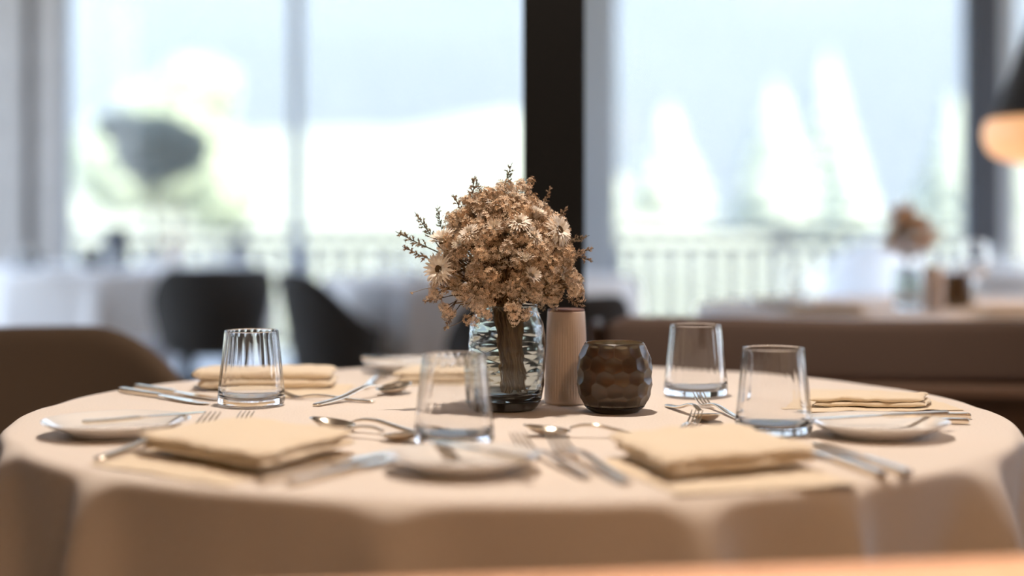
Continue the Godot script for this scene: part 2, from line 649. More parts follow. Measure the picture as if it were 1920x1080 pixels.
func leafy(f: MB, c: Vector3, rad: Vector3, count: int, size: float) -> void:
	for k in count:
		var d := Vector3(rng.randfn(), rng.randfn(), rng.randfn()).normalized()
		var p := c + d * rad * pow(rng.randf(), 0.28)
		var a := Vector3(rng.randfn(), rng.randfn(), rng.randfn()).normalized()
		var b := a.cross(d).normalized() * size * 0.35
		a *= size
		var i := f.point(p - a)
		var j := f.point(p + b + d * size * 0.15)
		var l := f.point(p + a)
		var o := f.point(p - b + d * size * 0.15)
		f.tri(i, j, l)
		f.tri(i, l, o)


func broad_tree(x: float, z: float) -> void:
	var t := thing("broadleaf_tree", "round pale sunlit tree behind the potted olive tree", "tree", Vector3(x, -3.0, z))
	var b := MB.new()
	b.tube(PackedVector3Array([Vector3.ZERO, Vector3(0.1, 3, 0), Vector3(0, 6.5, 0)]), 0.35, 0.12, 9)
	for k in 6:
		var d := Vector3(cos(k * 1.05), 0.9, sin(k * 1.05))
		b.tube(PackedVector3Array([Vector3(0, 4, 0), Vector3(0, 4.6, 0) + d * 0.9, Vector3(0, 5, 0) + d * 1.9]), 0.13, 0.04, 6)
	part("trunk", b.made(), M.bark, t)
	var f := MB.new()
	for c in [[Vector3(0, 7.6, 0), Vector3(3.4, 3.6, 3.0)], [Vector3(-2.6, 6.6, 0.3), Vector3(2.6, 2.8, 2.4)], [Vector3(2.4, 5.4, -0.2), Vector3(2.0, 2.6, 2.0)], [Vector3(1.3, 10.4, 0), Vector3(2.0, 1.6, 1.8)]]:
		leafy(f, c[0], c[1], 2600, 0.36)
	part("foliage", f.made(), M.broad_leaves, t)


func olive_tree() -> void:
	var t := thing("olive_tree", "potted olive tree with a round grey-green crown on the terrace", "tree", Vector3(-2.46, -0.06, -8.6))
	var p := MB.new()
	p.lathe(smooth([Vector2(0, 0), Vector2(0.15, 0), Vector2(0.16, 0.01), Vector2(0.2, 0.3), Vector2(0.215, 0.42), Vector2(0.215, 0.45), Vector2(0.19, 0.45), Vector2(0.185, 0.40), Vector2(0, 0.39)], 4), 28)
	part("pot", p.made(), M.clay_pot, t)
	var b := MB.new()
	b.tube(smooth3([Vector3(0, 0.38, 0), Vector3(0.015, 0.7, 0.01), Vector3(-0.01, 1.0, 0), Vector3(0, 1.3, 0)], 4), 0.022, 0.016, 8)
	for k in 9:
		var an := k * 2.4
		b.tube(smooth3([Vector3(0, 1.12 + 0.02 * k, 0), Vector3(cos(an) * 0.12, 1.28 + 0.02 * k, sin(an) * 0.12), Vector3(cos(an) * 0.26, 1.40 + 0.02 * k, sin(an) * 0.24)], 3), 0.009, 0.003, 6)
	part("trunk", b.made(), M.bark, t)
	var f := MB.new()
	leafy(f, Vector3(0.03, 1.50, 0), Vector3(0.31, 0.24, 0.31), 4500, 0.03)
	leafy(f, Vector3(-0.20, 1.65, 0), Vector3(0.2, 0.11, 0.2), 1200, 0.027)
	leafy(f, Vector3(0.20, 1.5, 0), Vector3(0.2, 0.18, 0.2), 1200, 0.027)
	part("crown", f.made(), M.olive_leaves, t)


func railing() -> void:
	var t := thing("terrace_railing", "wooden terrace railing with close balusters outside the windows", "railing", Vector3(0, -0.06, -9.4))
	part("top_rail", block(Vector3(1, 0.93, 0), Vector3(14, 0.05, 0.11), 0.008), M.rail_wood, t)
	part("lower_rail", block(Vector3(1, 0.82, 0), Vector3(14, 0.04, 0.05), 0.006), M.rail_wood, t)
	part("bottom_rail", block(Vector3(1, 0.10, 0), Vector3(14, 0.05, 0.05), 0.006), M.rail_wood, t)
	var ps := block(Vector3(0, 0.47, 0), Vector3(0.09, 0.94, 0.09), 0.006)
	for k in 8:
		part("post", ps, M.rail_wood, t).position.x = -6.0 + 2.0 * k
	var bs := block(Vector3(0, 0.46, 0), Vector3(0.082, 0.70, 0.03), 0.004)
	for k in 91:
		part("baluster", bs, M.rail_wood, t).position.x = -5.9 + 0.152 * k


# ---------------------------------------------------------------- furniture
# tub chair: its back is an upright shell bent round the seat; at rest it faces -z
func tub_chair(label: String, fabric: Material, group: String, at: Vector3, turn: float, ra := 0.275, bot := 0.40) -> Node3D:
	var t := thing("tub_chair", label, "chair", at, turn, group)
	var b := MB.new()
	b.grid(48, 30, func(a: float, q: float) -> Vector3:
		var th := lerpf(2.05, -2.05, a)        # 0 is the back of the chair (+z)
		var fall := smoothstep(0.75, 2.0, absf(th))
		var top := lerpf(0.785, 0.60, fall)
		var th_half := 0.022 * (1.0 if absf(th) < 1.9 else sqrt(maxf(0.0, 1.0 - pow((absf(th) - 1.9) / 0.15, 2.0))))
		# section: outer side up, round the top, inner side down
		var y := 0.0
		var off := 0.0
		if q < 0.42:
			y = lerpf(bot, top - 0.022, q / 0.42)
			off = th_half
		elif q < 0.58:
			var an := (q - 0.42) / 0.16 * PI
			y = top - 0.022 + sin(an) * 0.022
			off = cos(an) * th_half
		else:
			y = lerpf(top - 0.022, bot, (q - 0.58) / 0.42)
			off = -th_half
		var lean := 0.05 * (y - bot) / 0.38
		var r := ra + off + lean - 0.02 * (1.0 - (y - bot) / (top - bot))
		return Vector3(sin(th) * r, y, cos(th) * r * 0.96))
	part("backrest", b.made(), fabric, t)
	var s := MB.new()
	var k := ra / 0.275
	s.lathe(smooth([Vector2(0, bot - 0.04), Vector2(0.2 * k, bot - 0.04), Vector2(0.245 * k, bot - 0.025), Vector2(0.258 * k, bot + 0.01), Vector2(0.255 * k, 0.45), Vector2(0.235 * k, 0.475), Vector2(0.18 * k, 0.485), Vector2(0, 0.487)], 5), 40)
	part("seat", s.made(), fabric, t)
	for i in 4:
		var an := PI / 4 + i * PI / 2
		var d := Vector3(sin(an), 0, cos(an)) * k
		var l := MB.new()
		l.tube(PackedVector3Array([d * 0.25, d * 0.21 + Vector3(0, 0.2, 0), d * 0.17 + Vector3(0, bot - 0.03, 0)]), 0.011, 0.016, 10)
		part("leg", l.made(), M.black_steel, t)
	return t


func table_frame(called: String, label: String, at: Vector3, r: float) -> Node3D:
	var t := thing(called, label, "table", at)
	var d := MB.new()
	d.lathe(smooth([Vector2(0, 0.708), Vector2(r - 0.02, 0.708), Vector2(r - 0.012, 0.712), Vector2(r - 0.010, 0.722), Vector2(r - 0.012, 0.733), Vector2(r - 0.02, 0.736), Vector2(0, 0.736)], 3), 64)
	part("tabletop", d.made(), M.dark_wood, t)
	var p := MB.new()
	p.lathe(smooth([Vector2(0.04, 0.03), Vector2(0.038, 0.2), Vector2(0.038, 0.6), Vector2(0.09, 0.70), Vector2(0.09, 0.709)], 4), 24)
	part("pedestal", p.made(), M.black_steel, t)
	var f := MB.new()
	f.lathe(smooth([Vector2(0, 0), Vector2(r * 0.5, 0), Vector2(r * 0.52, 0.006), Vector2(r * 0.5, 0.014), Vector2(0.08, 0.03), Vector2(0, 0.034)], 3), 40)
	part("foot", f.made(), M.black_steel, t)
	return t


# round cloth: flat top, rounded shoulder, hem falling in folds; folds lists [angle from the viewer's side in degrees, half width in degrees, depth]
func cloth_mesh(r: float, drop: float, folds: Array, seed_: int, nu := 220) -> ArrayMesh:
	var n := FastNoiseLite.new()
	n.seed = seed_
	n.frequency = 1.0
	n.fractal_octaves = 2
	var m := MB.new()
	m.grid(nu, 52, func(a: float, b: float) -> Vector3:
		var th := -a * TAU
		var phi := rad_to_deg(PI / 2 - th)
		var f := 0.0
		for q in folds:
			var d := fposmod(phi - q[0] + 180.0, 360.0) - 180.0
			f += q[2] * exp(-d * d / (q[1] * q[1] * 0.30))
		var wob := n.get_noise_2d(cos(th) * 2.2, sin(th) * 2.2)
		if b < 0.24:
			var q := r * 0.94 * b / 0.24
			return Vector3(cos(th) * q, 0, sin(th) * q)
		var e := 0.013 + 0.010 * clampf(f, 0.0, 1.0)
		var flat := 0.06 * r - e
		var arc := e * PI / 2
		var l := (b - 0.24) / 0.76
		l = l * l * 0.6 + l * 0.4
		l *= flat + arc + drop
		if l < flat:
			var q := r * 0.94 + l
			return Vector3(cos(th) * q, 0, sin(th) * q)
		l -= flat
		var rr := r
		var y := 0.0
		if l < arc:
			rr = r - e + sin(l / e) * e
			y = -(e - cos(l / e) * e)
		else:
			y = -e - (l - arc)
		var g := 1.0 - exp(-maxf(0.0, -y) / 0.09)
		rr += 0.075 * g * f - 0.012 * g + 0.014 * g * wob
		return Vector3(cos(th) * rr, y, sin(th) * rr), true)
	return m.made()


func even_folds(count: int, seed_: int, depth: float) -> Array:
	var q := RandomNumberGenerator.new()
	q.seed = seed_
	var out := []
	for k in count:
		out.append([(k + q.randf_range(-0.25, 0.25)) * 360.0 / count, q.randf_range(5.0, 9.0), depth * q.randf_range(0.6, 1.2)])
	return out


func furniture() -> void:
	# main table and its cloth
	table_frame("round_table", "round pedestal table under the beige cloth with the dried flowers", Vector3.ZERO, 0.62)
	var c := MeshInstance3D.new()
	c.name = numbered("tablecloth")
	c.mesh = cloth_mesh(0.63, 0.28, [[-62, 6, 0.7], [-41, 5, 0.8], [-10, 6, 0.55], [15.5, 5, 0.85], [30, 4.5, 0.7], [51, 7, 1.0], [72, 6, 0.7], [95, 7, 0.6], [120, 7, 0.7], [150, 7, 0.7], [180, 7, 0.7], [207, 7, 0.7], [232, 7, 0.7], [262, 7, 0.7], [280, 7, 0.6]], 4, 360)
	c.material_override = M.table_linen
	add_child(c)
	c.position = Vector3(0, TOP, 0)
	tag(c, "beige linen cloth draped over the laid round table in front", "tablecloth")
	# the oak side table the viewer stands at: only its far edge shows
	var ot := thing("side_table", "oak side table nearest the viewer, its edge along the bottom right", "table", Vector3(0.516, 0, 1.177), 0.0)
	ot.rotation.y = 0.164
	part("tabletop", block(Vector3(0, 0.725, 0), Vector3(1.4, 0.03, 0.7), 0.004), M.oak_top, ot)
	part("apron", block(Vector3(0, 0.67, 0), Vector3(1.3, 0.08, 0.6), 0.003), M.oak_top, ot)
	for sx in [-1, 1]:
		for sz in [-1, 1]:
			part("leg", block(Vector3(0.62 * sx, 0.315, 0.27 * sz), Vector3(0.05, 0.63, 0.05), 0.004), M.oak_top, ot)
	# chairs
	tub_chair("brown upholstered tub chair at the left of the laid round table", M.brown_fabric, "", Vector3(-0.87, -0.008, -0.66), -2.5, 0.315)
	var ch := tub_chair("charcoal tub chair seen from behind at the far left table", M.charcoal_fabric, "charcoal chairs at the far tables", Vector3(-1.22, 0, -4.28), 0.35, 0.205, 0.46)
	copy(ch, "charcoal tub chair turned sideways between the two far left tables", Vector3(-0.58, 0, -3.50), -1.35)
	copy(ch, "dark tub chair behind the glass vase and black column", Vector3(0.06, 0, -2.15), 0.25)
	bench()


func bench() -> void:
	# back of the bench that serves the right-hand table, turned slightly
	var t := thing("banquette_bench", "long brown upholstered bench back running behind the table at right", "bench", Vector3(0.165, 0, -1.08), -0.16)
	var l := 3.4
	var c := MB.new()
	c.grid(60, 24, func(a: float, b: float) -> Vector3:
		var x := (1.0 - a) * l
		var e := minf(1.0, minf(a, 1.0 - a) * l / 0.03)
		e = sqrt(maxf(0.0, 1.0 - (1.0 - e) * (1.0 - e)))
		var an := b * TAU
		var cy := signf(cos(an)) * pow(absf(cos(an)), 0.35)
		var cz := signf(sin(an)) * pow(absf(sin(an)), 0.35)
		return Vector3(x, 0.727 - cy * 0.060 * (0.6 + 0.4 * e) + 0.002 * sin(x * 9.0), -0.05 + cz * 0.045 * e))
	part("back_cushion", c.made(), M.bench_fabric, t)
	part("end_cap", block(Vector3(-0.004, 0.39, -0.05), Vector3(0.016, 0.78, 0.10), 0.004), M.bench_wood, t)
	part("ledge", block(Vector3(l / 2, 0.655, -0.035), Vector3(l, 0.026, 0.13), 0.006), M.bench_wood, t)
	part("back_panel", block(Vector3(l / 2, 0.33, -0.06), Vector3(l, 0.62, 0.05), 0.004), M.bench_wood, t)
	part("seat", block(Vector3(l / 2, 0.42, -0.32), Vector3(l, 0.12, 0.44), 0.02), M.bench_fabric, t)
	part("base", block(Vector3(l / 2, 0.18, -0.30), Vector3(l - 0.1, 0.36, 0.36), 0.006), M.bench_wood, t)


# ---------------------------------------------------------------- on the main table
const TUMBLER := [Vector2(0, 0), Vector2(0.030, 0), Vector2(0.039, 0.0006), Vector2(0.0432, 0.0035), Vector2(0.0446, 0.009), Vector2(0.0442, 0.018), Vector2(0.0356, 0.099), Vector2(0.0352, 0.1003), Vector2(0.0346, 0.1), Vector2(0.0343, 0.099), Vector2(0.0424, 0.022), Vector2(0.0410, 0.0145), Vector2(0.036, 0.0108), Vector2(0.024, 0.0092), Vector2(0, 0.0085)]
var meshes := {}


func tumbler_mesh() -> ArrayMesh:
	var prof := PackedVector2Array()
	for k in TUMBLER.size() - 1:
		var a: Vector2 = TUMBLER[k]
		var b: Vector2 = TUMBLER[k + 1]
		var n := 12 if a.distance_to(b) > 0.04 else 3
		for i in n:
			prof.append(a.lerp(b, float(i) / n))
	prof.append(TUMBLER[TUMBLER.size() - 1])
	var m := MB.new()
	m.lathe(prof, 264, Vector3.ZERO, func(th: float, r: float, y: float) -> float:
		if r < 0.03:
			return r
		var k := smoothstep(0.016, 0.06, y) * (1.0 - smoothstep(0.0975, 0.0998, y))
		return r - 0.00065 * k * (0.5 - 0.5 * cos(24.0 * th)))
	return m.made()


func plate_mesh() -> ArrayMesh:
	var m := MB.new()
	m.lathe(smooth([Vector2(0, 0.0022), Vector2(0.046, 0.0022), Vector2(0.0475, 0.0), Vector2(0.0520, 0.0), Vector2(0.0540, 0.0022), Vector2(0.0640, 0.0068), Vector2(0.0780, 0.0138), Vector2(0.0835, 0.0168), Vector2(0.0845, 0.0180), Vector2(0.0832, 0.0186), Vector2(0.0770, 0.0162), Vector2(0.0650, 0.0105), Vector2(0.0560, 0.0066), Vector2(0.0460, 0.0052), Vector2(0, 0.005)], 5), 96)
	return m.made()


# cutlery lies along -z, its tail at the origin and its tip at z = -length; y = 0 is the table
func fork(label: String, length: float, group: String) -> Node3D:
	var t := thing("dinner_fork", label, "fork", Vector3.ZERO, 0.0, group)
	var k := length / 0.20
	var key := "fork%.3f" % length
	if not meshes.has(key):
		var h := MB.new()
		h.sweep(smooth3([Vector3(0, 0.0022, 0), Vector3(0, 0.0024, -0.004), Vector3(0, 0.005, -0.05) * k, Vector3(0, 0.0095, -0.10) * k, Vector3(0, 0.0095, -0.124) * k, Vector3(0, 0.0075, -0.140) * k, Vector3(0, 0.0045, -0.152) * k], 5), curve([0.0035, 0.0055, 0.0058, 0.0040, 0.0030, 0.0050, 0.0105], 5, k), curve([0.0012, 0.0020, 0.0020, 0.0019, 0.0018, 0.0014, 0.0010], 5, k), 12, 0.7)
		meshes[key] = h.made()
		var q := MB.new()
		q.sweep(smooth3([Vector3(0, 0.0046, -0.150) * k, Vector3(0, 0.0050, -0.162) * k, Vector3(0, 0.0105, -0.182) * k, Vector3(0, 0.0195, -0.2) * k], 4), curve([0.0019, 0.0018, 0.0014, 0.0008], 4, k), curve([0.0010, 0.0010, 0.0009, 0.0006], 4, k), 8, 0.8)
		meshes[key + "t"] = q.made()
	part("handle", meshes[key], M.steel, t)
	for i in 4:
		part("tine", meshes[key + "t"], M.steel, t).position.x = (i - 1.5) * 0.0056 * k
	return t


func curve(vals: Array, per: int, k: float) -> PackedFloat32Array:
	var pts := []
	for i in vals.size():
		pts.append(Vector2(i, vals[i] * k))
	var out := PackedFloat32Array()
	for p in smooth(pts, per):
		out.append(maxf(p.y, 0.0002))
	return out


func spoon(label: String, length: float, group: String) -> Node3D:
	var t := thing("dessert_spoon", label, "spoon", Vector3.ZERO, 0.0, group)
	var k := length / 0.185
	var key := "spoon%.3f" % length
	if not meshes.has(key):
		var h := MB.new()
		h.sweep(smooth3([Vector3(0, 0.0022, 0), Vector3(0, 0.0024, -0.004), Vector3(0, 0.006, -0.05) * k, Vector3(0, 0.0150, -0.095) * k, Vector3(0, 0.0150, -0.113) * k, Vector3(0, 0.0115, -0.128) * k], 5), curve([0.0035, 0.0055, 0.0055, 0.0036, 0.0030, 0.0040], 5, k), curve([0.0012, 0.0020, 0.0020, 0.0019, 0.0018, 0.0012], 5, k), 12, 0.7)
		meshes[key] = h.made()
		var b := MB.new()
		# bowl: a thin egg-shaped shell, inner side then outer side
		b.grid(40, 24, func(a: float, v: float) -> Vector3:
			var th := -a * TAU
			var inner := v < 0.5
			var q := v * 2.0 if inner else (1.0 - v) * 2.0
			var z := cos(th) * q
			var egg := 0.0185 * (1.0 - 0.14 * z)
			var p := Vector3(sin(th) * q * egg, 0, -0.156 - z * 0.0295)
			p.y = 0.0105 + 0.0035 * z * 0.9 - 0.0098 * (1.0 - q * q) + (0.0009 if inner else 0.0)
			return Vector3(p.x, maxf(p.y, 0.0004), p.z) * k, true)
		meshes[key + "b"] = b.made()
	part("handle", meshes[key], M.steel, t)
	part("bowl", meshes[key + "b"], M.steel, t)
	return t


func knife(label: String, length: float, group: String) -> Node3D:
	var t := thing("table_knife", label, "knife", Vector3.ZERO, 0.0, group)
	var k := length / 0.225
	var key := "knife%.3f" % length
	if not meshes.has(key):
		var h := MB.new()
		h.sweep(smooth3([Vector3(0, 0.0045, 0), Vector3(0, 0.0045, -0.002), Vector3(0, 0.0045, -0.05) * k, Vector3(0, 0.0045, -0.098) * k, Vector3(0, 0.0045, -0.106) * k], 4), curve([0.0040, 0.0056, 0.0054, 0.0048, 0.0036], 4, k), curve([0.0026, 0.0036, 0.0034, 0.0030, 0.0018], 4, k), 20, 0.32)
		meshes[key] = h.made()
		var b := MB.new()
		b.sweep(smooth3([Vector3(0, 0.0045, -0.104) * k, Vector3(0.001, 0.0045, -0.115) * k, Vector3(0.0012, 0.0038, -0.15) * k, Vector3(0.001, 0.0028, -0.19) * k, Vector3(0.0, 0.0024, -0.212) * k, Vector3(-0.004, 0.0022, -0.225) * k], 5), curve([0.0036, 0.0062, 0.0088, 0.0098, 0.0080, 0.0008], 5, k), curve([0.0016, 0.0012, 0.0010, 0.0009, 0.0008, 0.0005], 5, k), 14, 0.4)
		meshes[key + "b"] = b.made()
	part("handle", meshes[key], M.steel, t)
	part("blade", meshes[key + "b"], M.steel, t)
	return t


# lays a piece of cutlery from its tail to where its tip points; both in table coordinates
func lay(o: Node3D, tail: Vector2, tip: Vector2, y := 0.0, pitch := 0.0, roll := 0.0) -> void:
	var d := tip - tail
	o.position = Vector3(tail.x, TOP + y, tail.y)
	o.rotation_order = EULER_ORDER_YXZ
	o.rotation = Vector3(pitch, atan2(-d.x, -d.y), roll)


# a folded cloth pad between four corners (going round), rounded on its edges
func pad_mesh(c: Array, y0: float, th: float, wave: float, seed_: int, edge := 6.0, swell := 0.0) -> ArrayMesh:
	var n := FastNoiseLite.new()
	n.seed = seed_
	n.frequency = 7.0
	var m := MB.new()
	for s in [1.0, -1.0]:
		m.grid(44, 44, func(a: float, b: float) -> Vector3:
			var u := 0.5 - 0.5 * cos(PI * a)
			var v := 0.5 - 0.5 * cos(PI * b)
			var e := pow(maxf(absf(2 * u - 1), absf(2 * v - 1)), edge)
			var x := pow(absf(2 * u - 1), edge * 2) + pow(absf(2 * v - 1), edge * 2)
			e = minf(1.0, maxf(e, 0.0))
			var k := sqrt(maxf(0.0, 1.0 - minf(x, 1.0)))
			var uu := u if s > 0 else 1.0 - u
			var p: Vector2 = (c[0] as Vector2).lerp(c[1], uu).lerp((c[3] as Vector2).lerp(c[2], uu), v)
			var w := n.get_noise_2d(p.x * 2.0, p.y * 2.0)
			p += Vector2(n.get_noise_2d(p.x * 3.0 + 9.0, p.y * 3.0), n.get_noise_2d(p.x * 3.0, p.y * 3.0 + 9.0)) * wave * 1.5
			var mid := y0 + th * 0.5 + maxf(0.0, w * wave + swell * (absf(2 * v - 1.0)))
			return Vector3(p.x, mid + s * th * 0.5 * k, p.y))
	return m.made()


func v2(a: Array) -> Array:
	var out := []
	for k in range(0, a.size(), 2):
		out.append(Vector2(a[k], a[k + 1]))
	return out


func moved(c: Array, d: Vector2, k := 1.0) -> Array:
	var mid: Vector2 = (c[0] as Vector2 + c[1] + c[2] + c[3]) * 0.25
	var out := []
	for p in c:
		out.append(mid + (p - mid) * k + d)
	return out


# corners are given so that dv x du points up: left-near, left-far ... whichever winds the right way
func napkin(label: String, pad: Array, flap: Array, th: float, seed_: int, lift := 0.003) -> Node3D:
	var mid: Vector2 = (pad[0] as Vector2 + pad[1] + pad[2] + pad[3]) * 0.25
	var t := thing("linen_napkin", label, "napkin", Vector3(mid.x, TOP, mid.y), 0.0)
	var f := moved(flap, -mid)
	var p := moved(pad, -mid)
	part("open_flap", pad_mesh(f, 0.0, 0.0022, 0.003, seed_, 30.0), M.cream_napkin, t)
	part("lower_fold", pad_mesh(moved(p, Vector2(0.004, 0.003), 0.98), lift, th * 0.52, 0.002, seed_ + 1, 7.0), M.cream_napkin, t)
	part("upper_fold", pad_mesh(p, lift + th * 0.48, th * 0.52, 0.004, seed_ + 2, 7.0), M.cream_napkin, t)
	return t


func main_table() -> void:
	# glasses
	var gm := tumbler_mesh()
	var g := [
		["clear ribbed water glass standing alone behind the left bread plate", Vector2(-0.347, -0.06)],
		["clear ribbed water glass in front of the flower vase", Vector2(-0.064, 0.286)],
		["clear ribbed water glass right of the dark faceted glass pot", Vector2(0.257, -0.164)],
		["clear ribbed water glass beside the right bread plate", Vector2(0.3035, 0.205)]]
	for k in 4:
		var t := thing("water_glass", g[k][0], "glass", Vector3(g[k][1].x, TOP, g[k][1].y), 0.4 * k, "water glasses on the laid table")
		part("bowl", gm, M.clear_glass, t)
	# bread plates
	var pm := plate_mesh()
	var pl := [
		["white bread plate at the left edge with a butter knife across it", Vector2(-0.457, 0.212), 1.0],
		["white bread plate at the front between the two folded napkins", Vector2(-0.0485, 0.465), 0.92],
		["white bread plate at the right edge with a butter knife across it", Vector2(0.421, 0.221), 0.96],
		["white bread plate at the back edge behind the cutlery", Vector2(-0.165, -0.495), 0.9]]
	for k in 4:
		var t := thing("bread_plate", pl[k][0], "plate", Vector3(pl[k][1].x, TOP, pl[k][1].y), 0.0, "bread plates on the laid table")
		var q: float = pl[k][2]
		part("dish", pm, M.porcelain, t).scale = Vector3(q, 1, q)
	# butter knives on the plates
	lay(knife("butter knife lying across the left bread plate", 0.165, "butter knives"), Vector2(-0.482, 0.262), Vector2(-0.372, 0.150), 0.0165)
	lay(knife("butter knife lying across the front bread plate", 0.185, "butter knives"), Vector2(0.020, 0.535), Vector2(-0.083, 0.385), 0.0165)
	lay(knife("butter knife lying across the right bread plate", 0.175, "butter knives"), Vector2(0.5132, 0.180), Vector2(0.343, 0.212), 0.0165)
	lay(knife("butter knife lying across the back bread plate", 0.165, "butter knives"), Vector2(-0.245, -0.52), Vector2(-0.10, -0.46), 0.0165)
	# place setting front left
	lay(fork("long fork whose tail sticks out left under the front left napkin", 0.235, "forks"), Vector2(-0.428, 0.405), Vector2(-0.349, 0.178))
	lay(fork("fork with only its tines showing behind the front left napkin", 0.20, "forks"), Vector2(-0.368, 0.342), Vector2(-0.316, 0.148))
	lay(knife("table knife nearest the front left napkin's right corner", 0.225, "table knives"), Vector2(-0.2385, 0.545), Vector2(-0.130, 0.355))
	lay(knife("table knife just right of another, left of the front bread plate", 0.225, "table knives"), Vector2(-0.2083, 0.556), Vector2(-0.095, 0.365))
	lay(spoon("dessert spoon with its golden bowl to the left of the front glass", 0.19, "spoons"), Vector2(-0.0711, 0.250), Vector2(-0.2296, 0.166))
	lay(spoon("small spoon pointing right, crossing below the dessert spoon's handle", 0.165, "spoons"), Vector2(-0.2445, 0.198), Vector2(-0.105, 0.278))
	# place setting at the back left
	lay(spoon("dessert spoon with its bowl to the right, behind the front glass", 0.205, "spoons"), Vector2(-0.2612, -0.047), Vector2(-0.148, -0.218))
	lay(fork("dessert fork with its tines to the left, beside the left glass", 0.15, "forks"), Vector2(-0.186, -0.085), Vector2(-0.2935, -0.128))
	lay(knife("table knife lying nearest the left glass, gold handle outward", 0.215, "table knives"), Vector2(-0.5587, -0.2104), Vector2(-0.405, -0.06))
	lay(knife("table knife farthest back left, beside the wavy napkin", 0.215, "table knives"), Vector2(-0.5466, -0.2516), Vector2(-0.39, -0.10))
	# place setting front right
	lay(fork("fork with broad golden tines right of the front bread plate, left one", 0.20, "forks"), Vector2(0.073, 0.517), Vector2(0.005, 0.327))
	lay(fork("fork with broad golden tines and long pale handle, right one of the front pair", 0.235, "forks"), Vector2(0.108, 0.548), Vector2(0.043, 0.318))
	lay(spoon("dessert spoon lying between the front forks and the right napkin", 0.175, "spoons"), Vector2(0.185, 0.255), Vector2(0.035, 0.225))
	lay(fork("dessert fork with tines toward the dark pot, behind the front right napkin", 0.16, "forks"), Vector2(0.178, 0.262), Vector2(0.226, 0.112))
	lay(knife("table knife right of the front right napkin, inner one", 0.225, "table knives"), Vector2(0.356, 0.512), Vector2(0.302, 0.292))
	lay(knife("table knife right of the front right napkin, outer one", 0.225, "table knives"), Vector2(0.383, 0.506), Vector2(0.336, 0.287))
	# place setting at the right
	lay(spoon("dessert spoon with its bowl toward the viewer, behind the right glass", 0.18, "spoons"), Vector2(0.205, -0.045), Vector2(0.245, 0.128))
	lay(fork("fork with upright pale tines in front of the far right glass", 0.17, "forks"), Vector2(0.2815, 0.092), Vector2(0.250, -0.072))
	lay(knife("table knife with its tail behind the right bread plate", 0.21, "table knives"), Vector2(0.553, 0.128), Vector2(0.352, 0.075))
	lay(knife("table knife between the right bread plate and the hemmed napkin", 0.21, "table knives"), Vector2(0.570, 0.078), Vector2(0.365, 0.048))
	# far setting
	lay(fork("fork behind the wavy napkin at the back edge", 0.17, "forks"), Vector2(-0.215, -0.25), Vector2(-0.200, -0.405))
	# napkins
	napkin("thick cream napkin folded flat at the front left", v2([-0.3975, 0.375, -0.318, 0.245, -0.166, 0.352, -0.242, 0.520]), v2([-0.428, 0.432, -0.350, 0.235, -0.165, 0.358, -0.268, 0.556]), 0.018, 11, 0.009)
	napkin("thick cream napkin folded flat at the front right", v2([0.1005, 0.372, 0.245, 0.290, 0.305, 0.462, 0.142, 0.548]), v2([0.085, 0.410, 0.235, 0.300, 0.330, 0.545, 0.150, 0.600]), 0.019, 21, 0.007)
	napkin("cream napkin with wavy raised edge behind the left glass", v2([-0.455, -0.215, -0.468, -0.300, -0.262, -0.330, -0.262, -0.235]), v2([-0.400, -0.120, -0.420, -0.290, -0.235, -0.300, -0.235, -0.155]), 0.026, 31)
	napkin("cream napkin with stitched golden hem behind the right plate", v2([0.385, -0.020, 0.425, -0.105, 0.560, -0.075, 0.535, -0.010]), v2([0.345, 0.02, 0.435, -0.24, 0.560, -0.20, 0.585, -0.005]), 0.013, 41)
	napkin("cream napkin at the back edge beside the far fork", v2([-0.180, -0.315, -0.165, -0.405, 0.0, -0.405, 0.0, -0.315]), v2([-0.190, -0.30, -0.175, -0.412, 0.01, -0.412, 0.01, -0.30]), 0.016, 51)
	vase()
	canister()
	pot()
	bouquet(Vector3(-0.007, TOP, -0.02))


# nearest cut facet on a round body: cells in rows, wide ones when stretch > 1
func facets(rows: int, per: int, h0: float, h1: float, r: float, seed_: int, jitter: float) -> PackedVector2Array:
	var q := RandomNumberGenerator.new()
	q.seed = seed_
	var out := PackedVector2Array()
	for j in rows:
		for i in per:
			var a := (i + 0.5 * (j % 2) + q.randf_range(-jitter, jitter)) / per * TAU
			out.append(Vector2(fposmod(a, TAU) * r, lerpf(h0, h1, (j + 0.5 + q.randf_range(-jitter, jitter)) / rows)))
	return out


func faceted(prof: PackedVector2Array, seg: int, seeds: PackedVector2Array, r: float, sx: float, sy: float, depth: float, y0: float, y1: float, outer_n: int) -> ArrayMesh:
	var m := MB.new()
	var turn := TAU * r
	var n := prof.size() - 1
	m.grid(seg, n, func(a: float, b: float) -> Vector3:
		var k := int(round(b * n))
		var p := prof[k]
		var th := a * TAU
		var q := p.x
		if k < outer_n and p.y > y0 and p.y < y1 and p.x > r * 0.5:
			var best := 1e9
			for s in seeds:
				var dx := absf(th * r - s.x)
				dx = minf(dx, turn - dx) * sx
				var dy := (p.y - s.y) * sy
				best = minf(best, dx * dx + dy * dy)
			var fade := smoothstep(y0, y0 + 0.004, p.y) * (1.0 - smoothstep(y1 - 0.004, y1, p.y))
			q -= depth * fade * maxf(0.0, 1.0 - best / (0.0125 * 0.0125))
		return Vector3(q * cos(th), p.y, q * sin(th)), true)
	return m.made()


func dense(prof: PackedVector2Array, step: float) -> PackedVector2Array:
	var out := PackedVector2Array()
	for k in prof.size() - 1:
		var n := maxi(1, int(prof[k].distance_to(prof[k + 1]) / step))
		for i in n:
			out.append(prof[k].lerp(prof[k + 1], float(i) / n))
	out.append(prof[prof.size() - 1])
	return out


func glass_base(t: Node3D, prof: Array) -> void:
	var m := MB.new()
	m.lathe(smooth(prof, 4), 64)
	part("base", m.made(), M.dark_glass, t, "thick dark glass base")


